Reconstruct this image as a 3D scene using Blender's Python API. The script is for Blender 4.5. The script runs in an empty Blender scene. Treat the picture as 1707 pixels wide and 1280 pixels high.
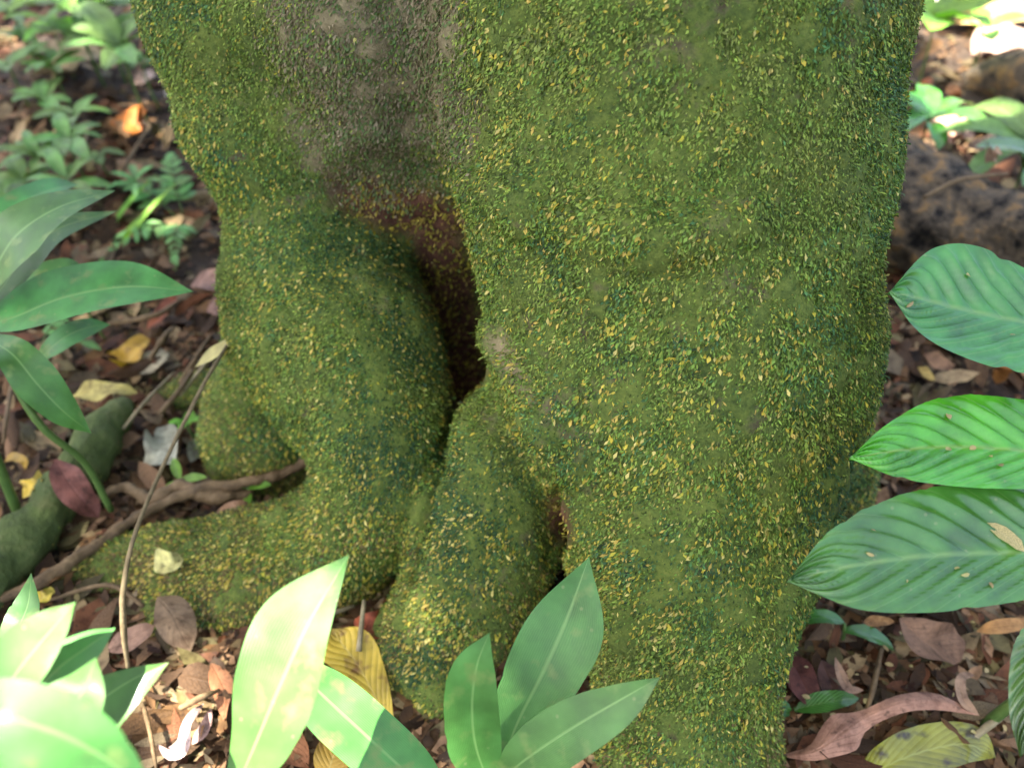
import bpy, math, random
import numpy as np
from mathutils import Vector

random.seed(7)
rng = np.random.default_rng(11)
scene = bpy.context.scene
COL = scene.collection

# ------------------------------------------------------------------ camera
CAM_H, PITCH, FPX = 0.9, math.radians(42), 1605.0
cam_d = bpy.data.cameras.new("camera")
cam = bpy.data.objects.new("camera", cam_d)
COL.objects.link(cam)
cam.location = (0, 0, CAM_H)
cam.rotation_euler = (math.radians(90) - PITCH, 0, 0)
cam_d.sensor_width = 36.0
cam_d.lens = 36.0 * FPX / 1707.0
cam_d.clip_start, cam_d.clip_end = 0.02, 300
cam_d.dof.use_dof = True
cam_d.dof.focus_distance = 0.76
cam_d.dof.aperture_fstop = 4.5
scene.camera = cam

# ------------------------------------------------------------------ sky and sun
SUN = Vector((-0.40, -0.10, 0.90)).normalized()
world = bpy.data.worlds.new("World")
scene.world = world
world.use_nodes = True
wn = world.node_tree
sky = wn.nodes.new("ShaderNodeTexSky")
sky.sky_type = 'NISHITA'
sky.sun_disc = False
sky.sun_elevation = math.asin(SUN.z)
sky.sun_rotation = math.atan2(SUN.x, SUN.y)
sky.dust_density = 6.0
sky.ozone_density = 0.3
wn.links.new(sky.outputs[0], wn.nodes["Background"].inputs[0])
wn.nodes["Background"].inputs[1].default_value = 0.10
sl = bpy.data.lights.new("sun", 'SUN')
sl.energy, sl.angle, sl.color = 5.0, math.radians(0.5), (1.0, 0.95, 0.86)
so = bpy.data.objects.new("sun", sl)
COL.objects.link(so)
so.location = SUN * 20
so.rotation_euler = SUN.to_track_quat('Z', 'Y').to_euler()

scene.view_settings.view_transform = 'Standard'
scene.view_settings.look = 'None'
scene.view_settings.gamma = 1.0
scene.view_settings.use_curve_mapping = False
scene.view_settings.exposure = 2.85
scene.render.engine = 'CYCLES'
scene.cycles.use_denoising = True
scene.cycles.max_bounces = 6
scene.cycles.diffuse_bounces = 4
scene.cycles.glossy_bounces = 3
scene.cycles.transmission_bounces = 4

# ------------------------------------------------------------------ geometry helpers
FW = np.array([0, math.cos(PITCH), -math.sin(PITCH)])
UP = np.array([0, math.sin(PITCH), math.cos(PITCH)])
RT = np.array([1.0, 0, 0])
EYE = np.array([0, 0, CAM_H])


def ray(px, py):
    return FW + (px - 853.5) / FPX * RT + (640 - py) / FPX * UP


def P(px, py, t):                    # a point seen at that place of the photograph, t metres deep
    return EYE + t * ray(px, py)


def PY(px, py, y):
    d = ray(px, py)
    return EYE + d * (y / d[1])


def PG(px, py, z=0.0):               # on the ground (height z)
    d = ray(px, py)
    return EYE + d * ((z - CAM_H) / d[2])


def project(p):
    q = np.asarray(p) - EYE
    t = q @ FW
    return 853.5 + FPX * (q @ RT) / t, 640 - FPX * (q @ UP) / t, t


_PERM = rng.permutation(4096)


def vnoise(p, scale, seed=0):
    """value noise, -1..1"""
    q = np.asarray(p, dtype=np.float32) / scale + 100.0 + seed * 7.31
    i = np.floor(q).astype(np.int64)
    f = (q - i).astype(np.float32)
    f = f * f * (3 - 2 * f)

    def h(a, b, c):
        return _PERM[(_PERM[(_PERM[a & 4095] + b) & 4095] + c) & 4095].astype(np.float32) / 2047.5 - 1
    x, y, z = i[..., 0], i[..., 1], i[..., 2]
    fx, fy, fz = f[..., 0], f[..., 1], f[..., 2]
    r = 0
    for dx in (0, 1):
        wx = fx if dx else 1 - fx
        for dy in (0, 1):
            wy = fy if dy else 1 - fy
            for dz in (0, 1):
                wz = fz if dz else 1 - fz
                r = r + h(x + dx, y + dy, z + dz) * wx * wy * wz
    return r


def gz(x, y):
    p = np.stack(np.broadcast_arrays(np.asarray(x, float), np.asarray(y, float), 0.0), -1)
    return 0.022 * vnoise(p, 0.45, 3) + 0.010 * vnoise(p, 0.13, 5) - 0.012


def mesh_from(name, v, f, smooth=True):
    me = bpy.data.meshes.new(name)
    v = np.asarray(v, dtype=np.float32)
    f = np.asarray(f, dtype=np.int32)
    n, k = f.shape
    me.vertices.add(len(v))
    me.vertices.foreach_set("co", v.ravel())
    me.loops.add(n * k)
    me.loops.foreach_set("vertex_index", f.ravel())
    me.polygons.add(n)
    me.polygons.foreach_set("loop_start", np.arange(0, n * k, k, dtype=np.int32))
    me.update(calc_edges=True)
    if smooth:
        me.polygons.foreach_set("use_smooth", np.ones(n, dtype=bool))
    return me


def set_uv(me, uv):
    lay = me.uv_layers.new(name="uv")
    li = np.empty(len(me.loops), dtype=np.int32)
    me.loops.foreach_get("vertex_index", li)
    lay.data.foreach_set("uv", np.asarray(uv, dtype=np.float32)[li].ravel())


def set_col(me, name, c):
    a = me.color_attributes.new(name, 'FLOAT_COLOR', 'POINT')
    c = np.asarray(c, dtype=np.float32)
    if c.shape[1] == 3:
        c = np.concatenate([c, np.ones((len(c), 1), np.float32)], 1)
    a.data.foreach_set("color", c.ravel())


def link(name, me, mat=None, parent=None):
    o = bpy.data.objects.new(name, me)
    COL.objects.link(o)
    if mat is not None and not me.materials:
        me.materials.append(mat)
    if parent is not None:
        o.parent = parent
        o.matrix_parent_inverse = parent.matrix_basis.inverted()
    return o


def tag(o, label=None, cat=None, group=None, kind=None):
    for k, val in (("label", label), ("category", cat), ("group", group), ("kind", kind)):
        if val:
            o[k] = val
    return o


def thing(name, loc, label, cat, group=None):
    o = bpy.data.objects.new(name, None)
    o.empty_display_size = 0.05
    COL.objects.link(o)
    o.location = [float(c) for c in loc]
    return tag(o, label, cat, group)


def catmull(pts, n):
    pts = np.asarray(pts, float)
    if len(pts) == 2:
        s = np.linspace(0, 1, n)[:, None]
        return pts[0] * (1 - s) + pts[1] * s
    e = np.vstack([2 * pts[0] - pts[1], pts, 2 * pts[-1] - pts[-2]])
    m = len(pts) - 1
    u = np.linspace(0, m - 1e-9, n)
    i = np.floor(u).astype(int)
    t = (u - i)[:, None]
    p0, p1, p2, p3 = e[i], e[i + 1], e[i + 2], e[i + 3]
    return 0.5 * (2 * p1 + (p2 - p0) * t + (2 * p0 - 5 * p1 + 4 * p2 - p3) * t * t + (3 * p1 - p0 - 3 * p2 + p3) * t ** 3)


def grid_faces(n, m, wrap=False):
    i = np.arange(n - 1)[:, None]
    j = np.arange(m if wrap else m - 1)[None, :]
    j2 = (j + 1) % m
    a = i * m + j
    b = i * m + j2
    return np.stack([a, b, b + m, a + m], -1).reshape(-1, 4)


def tube_mesh(name, pts, radii, n=24, m=8, rough=0.0, seed=0, flat=1.0):
    c = catmull(pts, n)
    r = np.interp(np.linspace(0, 1, n), np.linspace(0, 1, len(radii)), radii)
    T = np.gradient(c, axis=0)
    T /= np.linalg.norm(T, axis=1)[:, None] + 1e-9
    ref = np.array([0.13, 0.21, 0.97])
    A = np.cross(T, ref)
    A /= np.linalg.norm(A, axis=1)[:, None] + 1e-9
    B = np.cross(A, T)
    a = np.linspace(0, 2 * np.pi, m, endpoint=False)
    ring = A[:, None, :] * np.cos(a)[None, :, None] + B[:, None, :] * (flat * np.sin(a))[None, :, None]
    v = c[:, None, :] + ring * r[:, None, None]
    v = v.reshape(-1, 3)
    if rough:
        nv = vnoise(v, float(np.mean(r)) * 1.3, seed) + 0.5 * vnoise(v, float(np.mean(r)) * 0.5, seed + 1)
        v = v + ring.reshape(-1, 3) * (nv * rough)[:, None] * np.repeat(r, m)[:, None]
    f = grid_faces(n, m, True)
    v = np.vstack([v, c[0], c[-1]])
    k = len(v)
    j = np.arange(m)
    caps = np.concatenate([np.stack([np.full(m, k - 2), (j + 1) % m, j, j], 1),
                           np.stack([np.full(m, k - 1), (n - 1) * m + j, (n - 1) * m + (j + 1) % m, (n - 1) * m + (j + 1) % m], 1)])
    tri = caps[:, :3]
    allf = np.concatenate([f[:, [0, 1, 2]], f[:, [0, 2, 3]], tri])
    return mesh_from(name, v, allf)


# ------------------------------------------------------------------ materials
def new_mat(name):
    m = bpy.data.materials.new(name)
    m.use_nodes = True
    nt = m.node_tree
    return m, nt, nt.nodes["Principled BSDF"], nt.nodes["Material Output"]


def N(nt, t, **kw):
    n = nt.nodes.new(t)
    for k, v in kw.items():
        setattr(n, k, v)
    return n


def ramp(nt, stops):
    r = nt.nodes.new("ShaderNodeValToRGB")
    e = r.color_ramp.elements
    while len(e) < len(stops):
        e.new(0.5)
    for el, (p, c) in zip(e, stops):
        el.position = p
        el.color = (*c, 1) if len(c) == 3 else c
    return r


def math_node(nt, op, a, b=None, c=None):
    n = nt.nodes.new("ShaderNodeMath")
    n.operation = op
    for i, v in enumerate((a, b, c)):
        if v is None:
            continue
        if isinstance(v, (int, float)):
            n.inputs[i].default_value = v
        else:
            nt.links.new(v, n.inputs[i])
    return n.outputs[0]


def mix_col(nt, fac, a, b, blend='MIX'):
    n = nt.nodes.new("ShaderNodeMix")
    n.data_type = 'RGBA'
    n.blend_type = blend
    for i, v in ((0, fac), (6, a), (7, b)):
        if isinstance(v, (int, float)):
            n.inputs[i].default_value = v
        elif isinstance(v, tuple):
            n.inputs[i].default_value = (*v, 1)
        else:
            nt.links.new(v, n.inputs[i])
    return n.outputs[2]


def leaf_material(name, col, vein, rough=0.38, translucent=0.3, side_veins=0.0, parallel=0.0, spec=0.5, holes=True, blot=None):
    """living leaf: uv.x runs base to tip, uv.y across (0.5 = midrib)"""
    m, nt, bsdf, out = new_mat(name)
    L = nt.links
    uv = N(nt, "ShaderNodeUVMap")
    sep = N(nt, "ShaderNodeSeparateXYZ")
    L.new(uv.outputs[0], sep.inputs[0])
    u, v = sep.outputs[0], sep.outputs[1]
    av = math_node(nt, 'ABSOLUTE', math_node(nt, 'SUBTRACT', v, 0.5))
    info = N(nt, "ShaderNodeObjectInfo")
    noise = N(nt, "ShaderNodeTexNoise")
    noise.inputs["Scale"].default_value = 38
    noise.inputs["Detail"].default_value = 5
    tc = N(nt, "ShaderNodeTexCoord")
    L.new(tc.outputs["Object"], noise.inputs["Vector"])
    dark = tuple(c * 0.62 for c in col)
    lite = tuple(min(1, c * 1.35 + 0.01) for c in col)
    r = ramp(nt, [(0.3, dark), (0.52, col), (0.75, lite)])
    L.new(noise.outputs["Fac"], r.inputs[0])
    hs = N(nt, "ShaderNodeHueSaturation")
    L.new(r.outputs[0], hs.inputs["Color"])
    L.new(math_node(nt, 'MULTIPLY_ADD', info.outputs["Random"], 0.5, 0.75), hs.inputs["Value"])
    L.new(math_node(nt, 'MULTIPLY_ADD', info.outputs["Random"], 0.04, 0.48), hs.inputs["Hue"])
    c = hs.outputs[0]
    mid = math_node(nt, 'SMOOTH_MIN', math_node(nt, 'MULTIPLY', math_node(nt, 'SUBTRACT', 0.032, av), 40.0), 1.0, 0.2)
    mid = math_node(nt, 'MAXIMUM', mid, 0.0)
    c = mix_col(nt, math_node(nt, 'MULTIPLY', mid, 0.6), c, vein)
    h = math_node(nt, 'MULTIPLY', noise.outputs["Fac"], 0.25)
    if side_veins:
        ph = math_node(nt, 'SUBTRACT', math_node(nt, 'MULTIPLY', u, side_veins), math_node(nt, 'MULTIPLY', av, side_veins * 0.62))
        w = math_node(nt, 'ABSOLUTE', math_node(nt, 'SINE', math_node(nt, 'MULTIPLY', ph, math.pi)))
        line = math_node(nt, 'SUBTRACT', 1.0, math_node(nt, 'MINIMUM', math_node(nt, 'MULTIPLY', w, 5.0), 1.0))
        c = mix_col(nt, math_node(nt, 'MULTIPLY', line, 0.3), c, vein)
        h = math_node(nt, 'ADD', h, math_node(nt, 'MULTIPLY', w, 0.35))
    if parallel:
        s = math_node(nt, 'SINE', math_node(nt, 'ADD', math_node(nt, 'MULTIPLY', av, parallel), math_node(nt, 'MULTIPLY', noise.outputs["Fac"], 5.0)))
        c = mix_col(nt, math_node(nt, 'MULTIPLY_ADD', s, 0.07, 0.07), c, vein)
        h = math_node(nt, 'ADD', h, math_node(nt, 'MULTIPLY', s, 0.1))
    if blot:
        n2 = N(nt, "ShaderNodeTexNoise")
        n2.inputs["Scale"].default_value = 55
        n2.inputs["Detail"].default_value = 3
        L.new(tc.outputs["Object"], n2.inputs["Vector"])
        r2 = ramp(nt, [(0.57, (0, 0, 0)), (0.72, (1, 1, 1))])
        L.new(n2.outputs["Fac"], r2.inputs[0])
        c = mix_col(nt, r2.outputs[0], c, blot)
    # pale specks of dust and chewed spots
    if holes:
        vo = N(nt, "ShaderNodeTexVoronoi")
        vo.inputs["Scale"].default_value = 60
        L.new(tc.outputs["Object"], vo.inputs["Vector"])
        sp = ramp(nt, [(0.05, (1, 1, 1)), (0.1, (0, 0, 0))])
        L.new(vo.outputs["Distance"], sp.inputs[0])
        c = mix_col(nt, math_node(nt, 'MULTIPLY', sp.outputs[0], 0.35), c, (0.3, 0.33, 0.14))
    L.new(c, bsdf.inputs["Base Color"])
    rr = math_node(nt, 'MULTIPLY_ADD', noise.outputs["Fac"], 0.3, rough - 0.13)
    L.new(rr, bsdf.inputs["Roughness"])
    bsdf.inputs["Specular IOR Level"].default_value = spec
    if side_veins > 10 or parallel:
        bsdf.inputs["Coat Weight"].default_value = 1.0 if side_veins else 0.1
        bsdf.inputs["Coat Roughness"].default_value = 0.17
    b = N(nt, "ShaderNodeBump")
    b.inputs["Strength"].default_value = 0.4
    b.inputs["Distance"].default_value = 0.005 if side_veins else 0.002
    L.new(h, b.inputs["Height"])
    L.new(b.outputs[0], bsdf.inputs["Normal"])
    tr = N(nt, "ShaderNodeBsdfTranslucent")
    L.new(mix_col(nt, 1.0, c, (1.0, 1.1, 0.45), 'MULTIPLY'), tr.inputs[0])
    mx = N(nt, "ShaderNodeMixShader")
    mx.inputs[0].default_value = translucent
    L.new(bsdf.outputs[0], mx.inputs[1])
    L.new(tr.outputs[0], mx.inputs[2])
    L.new(mx.outputs[0], out.inputs[0])
    return m


def litter_material(name, attr=False, rough=0.55):
    """dead leaf: tinted by the object's own colour (or by the mesh's colour attribute)"""
    m, nt, bsdf, out = new_mat(name)
    L = nt.links
    if attr:
        a = N(nt, "ShaderNodeVertexColor", layer_name="tint")
        base = a.outputs[0]
    else:
        base = N(nt, "ShaderNodeObjectInfo").outputs["Color"]
    tc = N(nt, "ShaderNodeTexCoord")
    n1 = N(nt, "ShaderNodeTexNoise")
    n1.inputs["Scale"].default_value = 45
    n1.inputs["Detail"].default_value = 6
    n1.inputs["Roughness"].default_value = 0.7
    L.new(tc.outputs["Object"], n1.inputs["Vector"])
    r1 = ramp(nt, [(0.32, (0.35, 0.3, 0.28)), (0.5, (0.85, 0.82, 0.8)), (0.68, (1.25, 1.2, 1.12))])
    L.new(n1.outputs["Fac"], r1.inputs[0])
    c = mix_col(nt, 1.0, base, r1.outputs[0], 'MULTIPLY')
    n2 = N(nt, "ShaderNodeTexNoise")
    n2.inputs["Scale"].default_value = 120
    n2.inputs["Detail"].default_value = 3
    L.new(tc.outputs["Object"], n2.inputs["Vector"])
    r2 = ramp(nt, [(0.6, (0, 0, 0)), (0.7, (1, 1, 1))])
    L.new(n2.outputs["Fac"], r2.inputs[0])
    c = mix_col(nt, math_node(nt, 'MULTIPLY', r2.outputs[0], 0.55), c, (0.03, 0.02, 0.014))
    L.new(c, bsdf.inputs["Base Color"])
    bsdf.inputs["Roughness"].default_value = rough
    bsdf.inputs["Specular IOR Level"].default_value = 0.2
    h = n1.outputs["Fac"]
    if not attr:
        uv = N(nt, "ShaderNodeUVMap")
        sep = N(nt, "ShaderNodeSeparateXYZ")
        L.new(uv.outputs[0], sep.inputs[0])
        av = math_node(nt, 'ABSOLUTE', math_node(nt, 'SUBTRACT', sep.outputs[1], 0.5))
        ph = math_node(nt, 'SUBTRACT', math_node(nt, 'MULTIPLY', sep.outputs[0], 9.0), math_node(nt, 'MULTIPLY', av, 6.0))
        w = math_node(nt, 'ABSOLUTE', math_node(nt, 'SINE', math_node(nt, 'MULTIPLY', ph, math.pi)))
        w = math_node(nt, 'MULTIPLY', math_node(nt, 'MINIMUM', math_node(nt, 'MULTIPLY', w, 4.0), 1.0),
                      math_node(nt, 'MINIMUM', math_node(nt, 'MULTIPLY', av, 20.0), 1.0))
        h = math_node(nt, 'ADD', math_node(nt, 'MULTIPLY', w, 0.4), math_node(nt, 'MULTIPLY', n1.outputs["Fac"], 0.7))
    b = N(nt, "ShaderNodeBump")
    b.inputs["Strength"].default_value = 0.6
    b.inputs["Distance"].default_value = 0.003
    L.new(h, b.inputs["Height"])
    L.new(b.outputs[0], bsdf.inputs["Normal"])
    tr = N(nt, "ShaderNodeBsdfTranslucent")
    L.new(c, tr.inputs[0])
    mx = N(nt, "ShaderNodeMixShader")
    mx.inputs[0].default_value = 0.15
    L.new(bsdf.outputs[0], mx.inputs[1])
    L.new(tr.outputs[0], mx.inputs[2])
    L.new(mx.outputs[0], out.inputs[0])
    return m


def rough_material(name, stops, scale=25, bump=0.8, dist=0.006, rough=0.8, stretch=None):
    m, nt, bsdf, out = new_mat(name)
    L = nt.links
    tc = N(nt, "ShaderNodeTexCoord")
    vec = tc.outputs["Object"]
    if stretch:
        mp = N(nt, "ShaderNodeMapping")
        mp.inputs["Scale"].default_value = stretch
        L.new(vec, mp.inputs[0])
        vec = mp.outputs[0]
    n = N(nt, "ShaderNodeTexNoise")
    n.inputs["Scale"].default_value = scale
    n.inputs["Detail"].default_value = 9
    n.inputs["Roughness"].default_value = 0.68
    L.new(vec, n.inputs["Vector"])
    r = ramp(nt, stops)
    L.new(n.outputs["Fac"], r.inputs[0])
    L.new(r.outputs[0], bsdf.inputs["Base Color"])
    bsdf.inputs["Roughness"].default_value = rough
    bsdf.inputs["Specular IOR Level"].default_value = 0.3
    n2 = N(nt, "ShaderNodeTexNoise")
    n2.inputs["Scale"].default_value = scale * 4
    n2.inputs["Detail"].default_value = 6
    L.new(vec, n2.inputs["Vector"])
    b = N(nt, "ShaderNodeBump")
    b.inputs["Strength"].default_value = bump
    b.inputs["Distance"].default_value = dist
    L.new(math_node(nt, 'ADD', n.outputs["Fac"], math_node(nt, 'MULTIPLY', n2.outputs["Fac"], 0.5)), b.inputs["Height"])
    L.new(b.outputs[0], bsdf.inputs["Normal"])
    return m


def attr_material(name, attr, rough=0.6, translucent=0.25, spec=0.3):
    m, nt, bsdf, out = new_mat(name)
    L = nt.links
    a = N(nt, "ShaderNodeVertexColor", layer_name=attr)
    L.new(a.outputs[0], bsdf.inputs["Base Color"])
    bsdf.inputs["Roughness"].default_value = rough
    bsdf.inputs["Specular IOR Level"].default_value = spec
    tr = N(nt, "ShaderNodeBsdfTranslucent")
    L.new(a.outputs[0], tr.inputs[0])
    mx = N(nt, "ShaderNodeMixShader")
    mx.inputs[0].default_value = translucent
    L.new(bsdf.outputs[0], mx.inputs[1])
    L.new(tr.outputs[0], mx.inputs[2])
    L.new(mx.outputs[0], out.inputs[0])
    return m


def bark_material():
    m, nt, bsdf, out = new_mat("mossy_bark")
    L = nt.links
    a = N(nt, "ShaderNodeVertexColor", layer_name="cover")     # r: moss, g: bare wood, b: pale scar
    sep = N(nt, "ShaderNodeSeparateColor")
    L.new(a.outputs[0], sep.inputs[0])
    tc = N(nt, "ShaderNodeTexCoord")

    def noise(scale, det=8, rg=0.65):
        n = N(nt, "ShaderNodeTexNoise")
        n.inputs["Scale"].default_value = scale
        n.inputs["Detail"].default_value = det
        n.inputs["Roughness"].default_value = rg
        L.new(tc.outputs["Object"], n.inputs["Vector"])
        return n.outputs["Fac"]
    n1, n2, n3 = noise(14), noise(150, 8, 0.75), noise(45)
    g = ramp(nt, [(0.34, (0.025, 0.042, 0.012)), (0.46, (0.085, 0.125, 0.024)), (0.58, (0.15, 0.195, 0.036)), (0.7, (0.2, 0.18, 0.055))])
    L.new(math_node(nt, 'MULTIPLY_ADD', n2, 0.6, math_node(nt, 'MULTIPLY', n1, 0.4)), g.inputs[0])
    br = ramp(nt, [(0.3, (0.085, 0.07, 0.036)), (0.5, (0.2, 0.17, 0.09)), (0.7, (0.31, 0.265, 0.15))])
    L.new(n3, br.inputs[0])
    wd = ramp(nt, [(0.3, (0.04, 0.017, 0.010)), (0.52, (0.105, 0.046, 0.026)), (0.72, (0.19, 0.095, 0.045))])
    L.new(n3, wd.inputs[0])
    fac = math_node(nt, 'ADD', sep.outputs[0], math_node(nt, 'MULTIPLY_ADD', n3, 1.6, -0.8))
    fr = ramp(nt, [(0.35, (0, 0, 0)), (0.6, (1, 1, 1))])
    L.new(fac, fr.inputs[0])
    c = mix_col(nt, fr.outputs[0], br.outputs[0], g.outputs[0])
    c = mix_col(nt, sep.outputs[1], c, wd.outputs[0])
    c = mix_col(nt, sep.outputs[2], c, (0.34, 0.26, 0.15))
    L.new(c, bsdf.inputs["Base Color"])
    bsdf.inputs["Roughness"].default_value = 0.85
    bsdf.inputs["Specular IOR Level"].default_value = 0.25
    b = N(nt, "ShaderNodeBump")
    b.inputs["Strength"].default_value = 0.9
    b.inputs["Distance"].default_value = 0.006
    L.new(math_node(nt, 'ADD', n3, math_node(nt, 'MULTIPLY', n2, 0.6)), b.inputs["Height"])
    L.new(b.outputs[0], bsdf.inputs["Normal"])
    return m


M_BARK = bark_material()
M_MOSS = attr_material("moss_leaflets", "tint", 0.55, 0.25)
M_CROWN_GOBO = attr_material("crown_gobo_leaves", "tint", 0.5, 0.4)
M_LITTER = litter_material("dead_leaf")
M_LITTER_MASS = litter_material("dead_leaf_mass", True, 0.6)
M_SOIL = rough_material("forest_soil", [(0.3, (0.018, 0.012, 0.008)), (0.5, (0.05, 0.033, 0.021)), (0.65, (0.095, 0.062, 0.038)), (0.8, (0.15, 0.1, 0.06))], 22, 1.0, 0.012, 0.75)
M_TWIG = rough_material("dry_twig", [(0.3, (0.06, 0.038, 0.018)), (0.55, (0.16, 0.105, 0.05)), (0.75, (0.27, 0.19, 0.10))], 60, 0.6, 0.002, 0.7)
M_PALE = rough_material("pale_stem", [(0.3, (0.16, 0.13, 0.07)), (0.6, (0.3, 0.25, 0.14)), (0.8, (0.42, 0.36, 0.24))], 60, 0.5, 0.002, 0.6)
M_LOG = rough_material("rotten_log", [(0.38, (0.012, 0.010, 0.008)), (0.45, (0.11, 0.085, 0.058)), (0.53, (0.22, 0.165, 0.105)), (0.6, (0.42, 0.25, 0.10))], 26, 1.0, 0.04, 0.85)
M_GBRANCH = rough_material("green_branch", [(0.3, (0.035, 0.05, 0.015)), (0.5, (0.07, 0.1, 0.025)), (0.7, (0.13, 0.14, 0.05)), (0.85, (0.13, 0.09, 0.05))], 26, 0.9, 0.006, 0.8)
M_STEM = rough_material("green_stem", [(0.3, (0.05, 0.11, 0.025)), (0.7, (0.12, 0.2, 0.05))], 30, 0.3, 0.001, 0.45)
M_GINGER = leaf_material("ginger_leaf", (0.068, 0.225, 0.042), (0.24, 0.42, 0.13), 0.36, 0.2, parallel=210, spec=0.45, blot=(0.17, 0.27, 0.07))
M_BROAD = leaf_material("broad_leaf", (0.065, 0.215, 0.026), (0.2, 0.36, 0.1), 0.34, 0.25, side_veins=11, spec=0.6)
M_BRIGHT = leaf_material("bright_leaf", (0.11, 0.36, 0.015), (0.28, 0.45, 0.08), 0.3, 0.3, side_veins=11, spec=0.55)
M_SEED = leaf_material("seedling_leaf", (0.125, 0.245, 0.05), (0.25, 0.4, 0.16), 0.42, 0.3, side_veins=8, spec=0.5)
M_SEED2 = leaf_material("seedling_leaf_bright", (0.19, 0.40, 0.04), (0.3, 0.5, 0.12), 0.4, 0.4, side_veins=8)
M_FERN = leaf_material("fern_leaf", (0.17, 0.38, 0.11), (0.28, 0.45, 0.14), 0.45, 0.35, side_veins=6)
M_YELLOW = leaf_material("yellow_leaf", (0.62, 0.44, 0.05), (0.66, 0.52, 0.16), 0.5, 0.25, side_veins=10, blot=(0.2, 0.1, 0.03), holes=False)
M_YGREEN = leaf_material("yellow_green_leaf", (0.34, 0.38, 0.035), (0.45, 0.47, 0.12), 0.5, 0.25, side_veins=12, blot=(0.06, 0.045, 0.02), holes=False)
M_PETAL = leaf_material("pale_bract", (0.5, 0.4, 0.17), (0.55, 0.46, 0.24), 0.55, 0.3, holes=False)

# ------------------------------------------------------------------ ground
ax = np.unique(np.round(np.concatenate([np.linspace(-2.2, 2.2, 200), np.linspace(-60, -2.2, 24), np.linspace(2.2, 60, 24)]), 4))
ay = np.unique(np.round(np.concatenate([np.linspace(-0.4, 3.2, 170), np.linspace(-60, -0.4, 24), np.linspace(3.2, 60, 24)]), 4))
GX, GY = np.meshgrid(ax, ay)
Gv = np.stack([GX, GY, gz(GX, GY)], -1).reshape(-1, 3)
fine = 0.006 * vnoise(Gv, 0.03, 9)
Gv[:, 2] += fine * (np.abs(Gv[:, 0]) < 2.2)
tag(link("ground", mesh_from("ground", Gv, grid_faces(len(ay), len(ax))), M_SOIL), "dark damp forest soil under the leaf litter", None, None, "structure")

# ------------------------------------------------------------------ the mossy tree: one smooth field of limbs
SEG = []


def chain(rows, k=0.035):
    """rows: (px, py, y, radius in pixels)"""
    pts = [(PY(a, b, y), r / FPX * (project(PY(a, b, y))[2])) for a, b, y, r in rows]
    for (p, r), (q, s) in zip(pts[:-1], pts[1:]):
        SEG.append((p, q, r, s, k))


# main column and its leg towards the camera
chain([(1100, -420, 0.95, 400), (1096, 0, 0.865, 388), (1118, 300, 0.79, 345), (1136, 600, 0.70, 306), (1156, 800, 0.62, 222), (1150, 900, 0.575, 190),
       (1142, 1000, 0.53, 162), (1146, 1280, 0.445, 142), (1146, 1480, 0.39, 142)], 0.03)
# left lobe
chain([(370, -420, 1.02, 180), (412, 0, 0.97, 164), (472, 200, 0.95, 152), (522, 400, 0.91, 124), (536, 540, 0.88, 112)], 0.03)
# its back foot
chain([(530, 520, 0.90, 112), (484, 620, 0.90, 96), (458, 700, 0.895, 98), (450, 790, 0.89, 98)], 0.05)
chain([(430, 640, 0.96, 46), (335, 655, 1.0, 34), (290, 670, 1.0, 26)], 0.03)
# its front leg and the root running away from it
chain([(530, 400, 0.90, 105), (606, 560, 0.81, 112), (634, 690, 0.755, 104), (622, 830, 0.705, 98), (535, 925, 0.68, 86), (415, 955, 0.675, 88),
       (350, 965, 0.67, 66)], 0.05)
chain([(520, 480, 0.88, 110), (545, 590, 0.83, 100), (555, 660, 0.80, 70)], 0.06)
chain([(400, 950, 0.685, 78), (300, 940, 0.70, 62), (200, 962, 0.69, 50), (90, 1010, 0.665, 40), (-20, 1068, 0.635, 30), (-140, 1120, 0.61, 26)], 0.03)
chain([(330, 960, 0.68, 70), (300, 1020, 0.635, 44), (270, 1080, 0.60, 20)], 0.03)
# root between the leg and the column
chain([(856, 630, 0.72, 50), (842, 740, 0.675, 84), (822, 870, 0.645, 118), (764, 1000, 0.605, 108), (700, 1085, 0.57, 84), (645, 1150, 0.54, 56), (590, 1215, 0.50, 26)], 0.012)
chain([(715, 1080, 0.57, 70), (735, 1150, 0.525, 44), (750, 1230, 0.475, 22)], 0.02)
# bare bulge over the cleft
chain([(620, -420, 1.0, 200), (618, 0, 0.905, 170), (628, 175, 0.885, 125)], 0.045)
# core behind
chain([(800, -420, 1.10, 500), (790, 0, 1.12, 420), (800, 350, 1.17, 290), (860, 700, 1.12, 260)], 0.02)
# roots at the back
SEG.append((np.array([0.25, 0.92, 0.25]), np.array([0.36, 1.15, 0.0]), 0.13, 0.06, 0.05))
SEG.append((np.array([0.33, 0.75, 0.12]), np.array([0.40, 0.80, -0.03]), 0.07, 0.05, 0.04))
SEG.append((np.array([-0.05, 1.15, 0.25]), np.array([-0.1, 1.55, -0.02]), 0.2, 0.07, 0.05))

CARVE = [(PY(625, 335, .80), PY(725, 400, .80), 0.036, 0.03), (PY(745, 440, .78), PY(782, 620, .745), 0.020, 0.02)]   # the cleft


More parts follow.
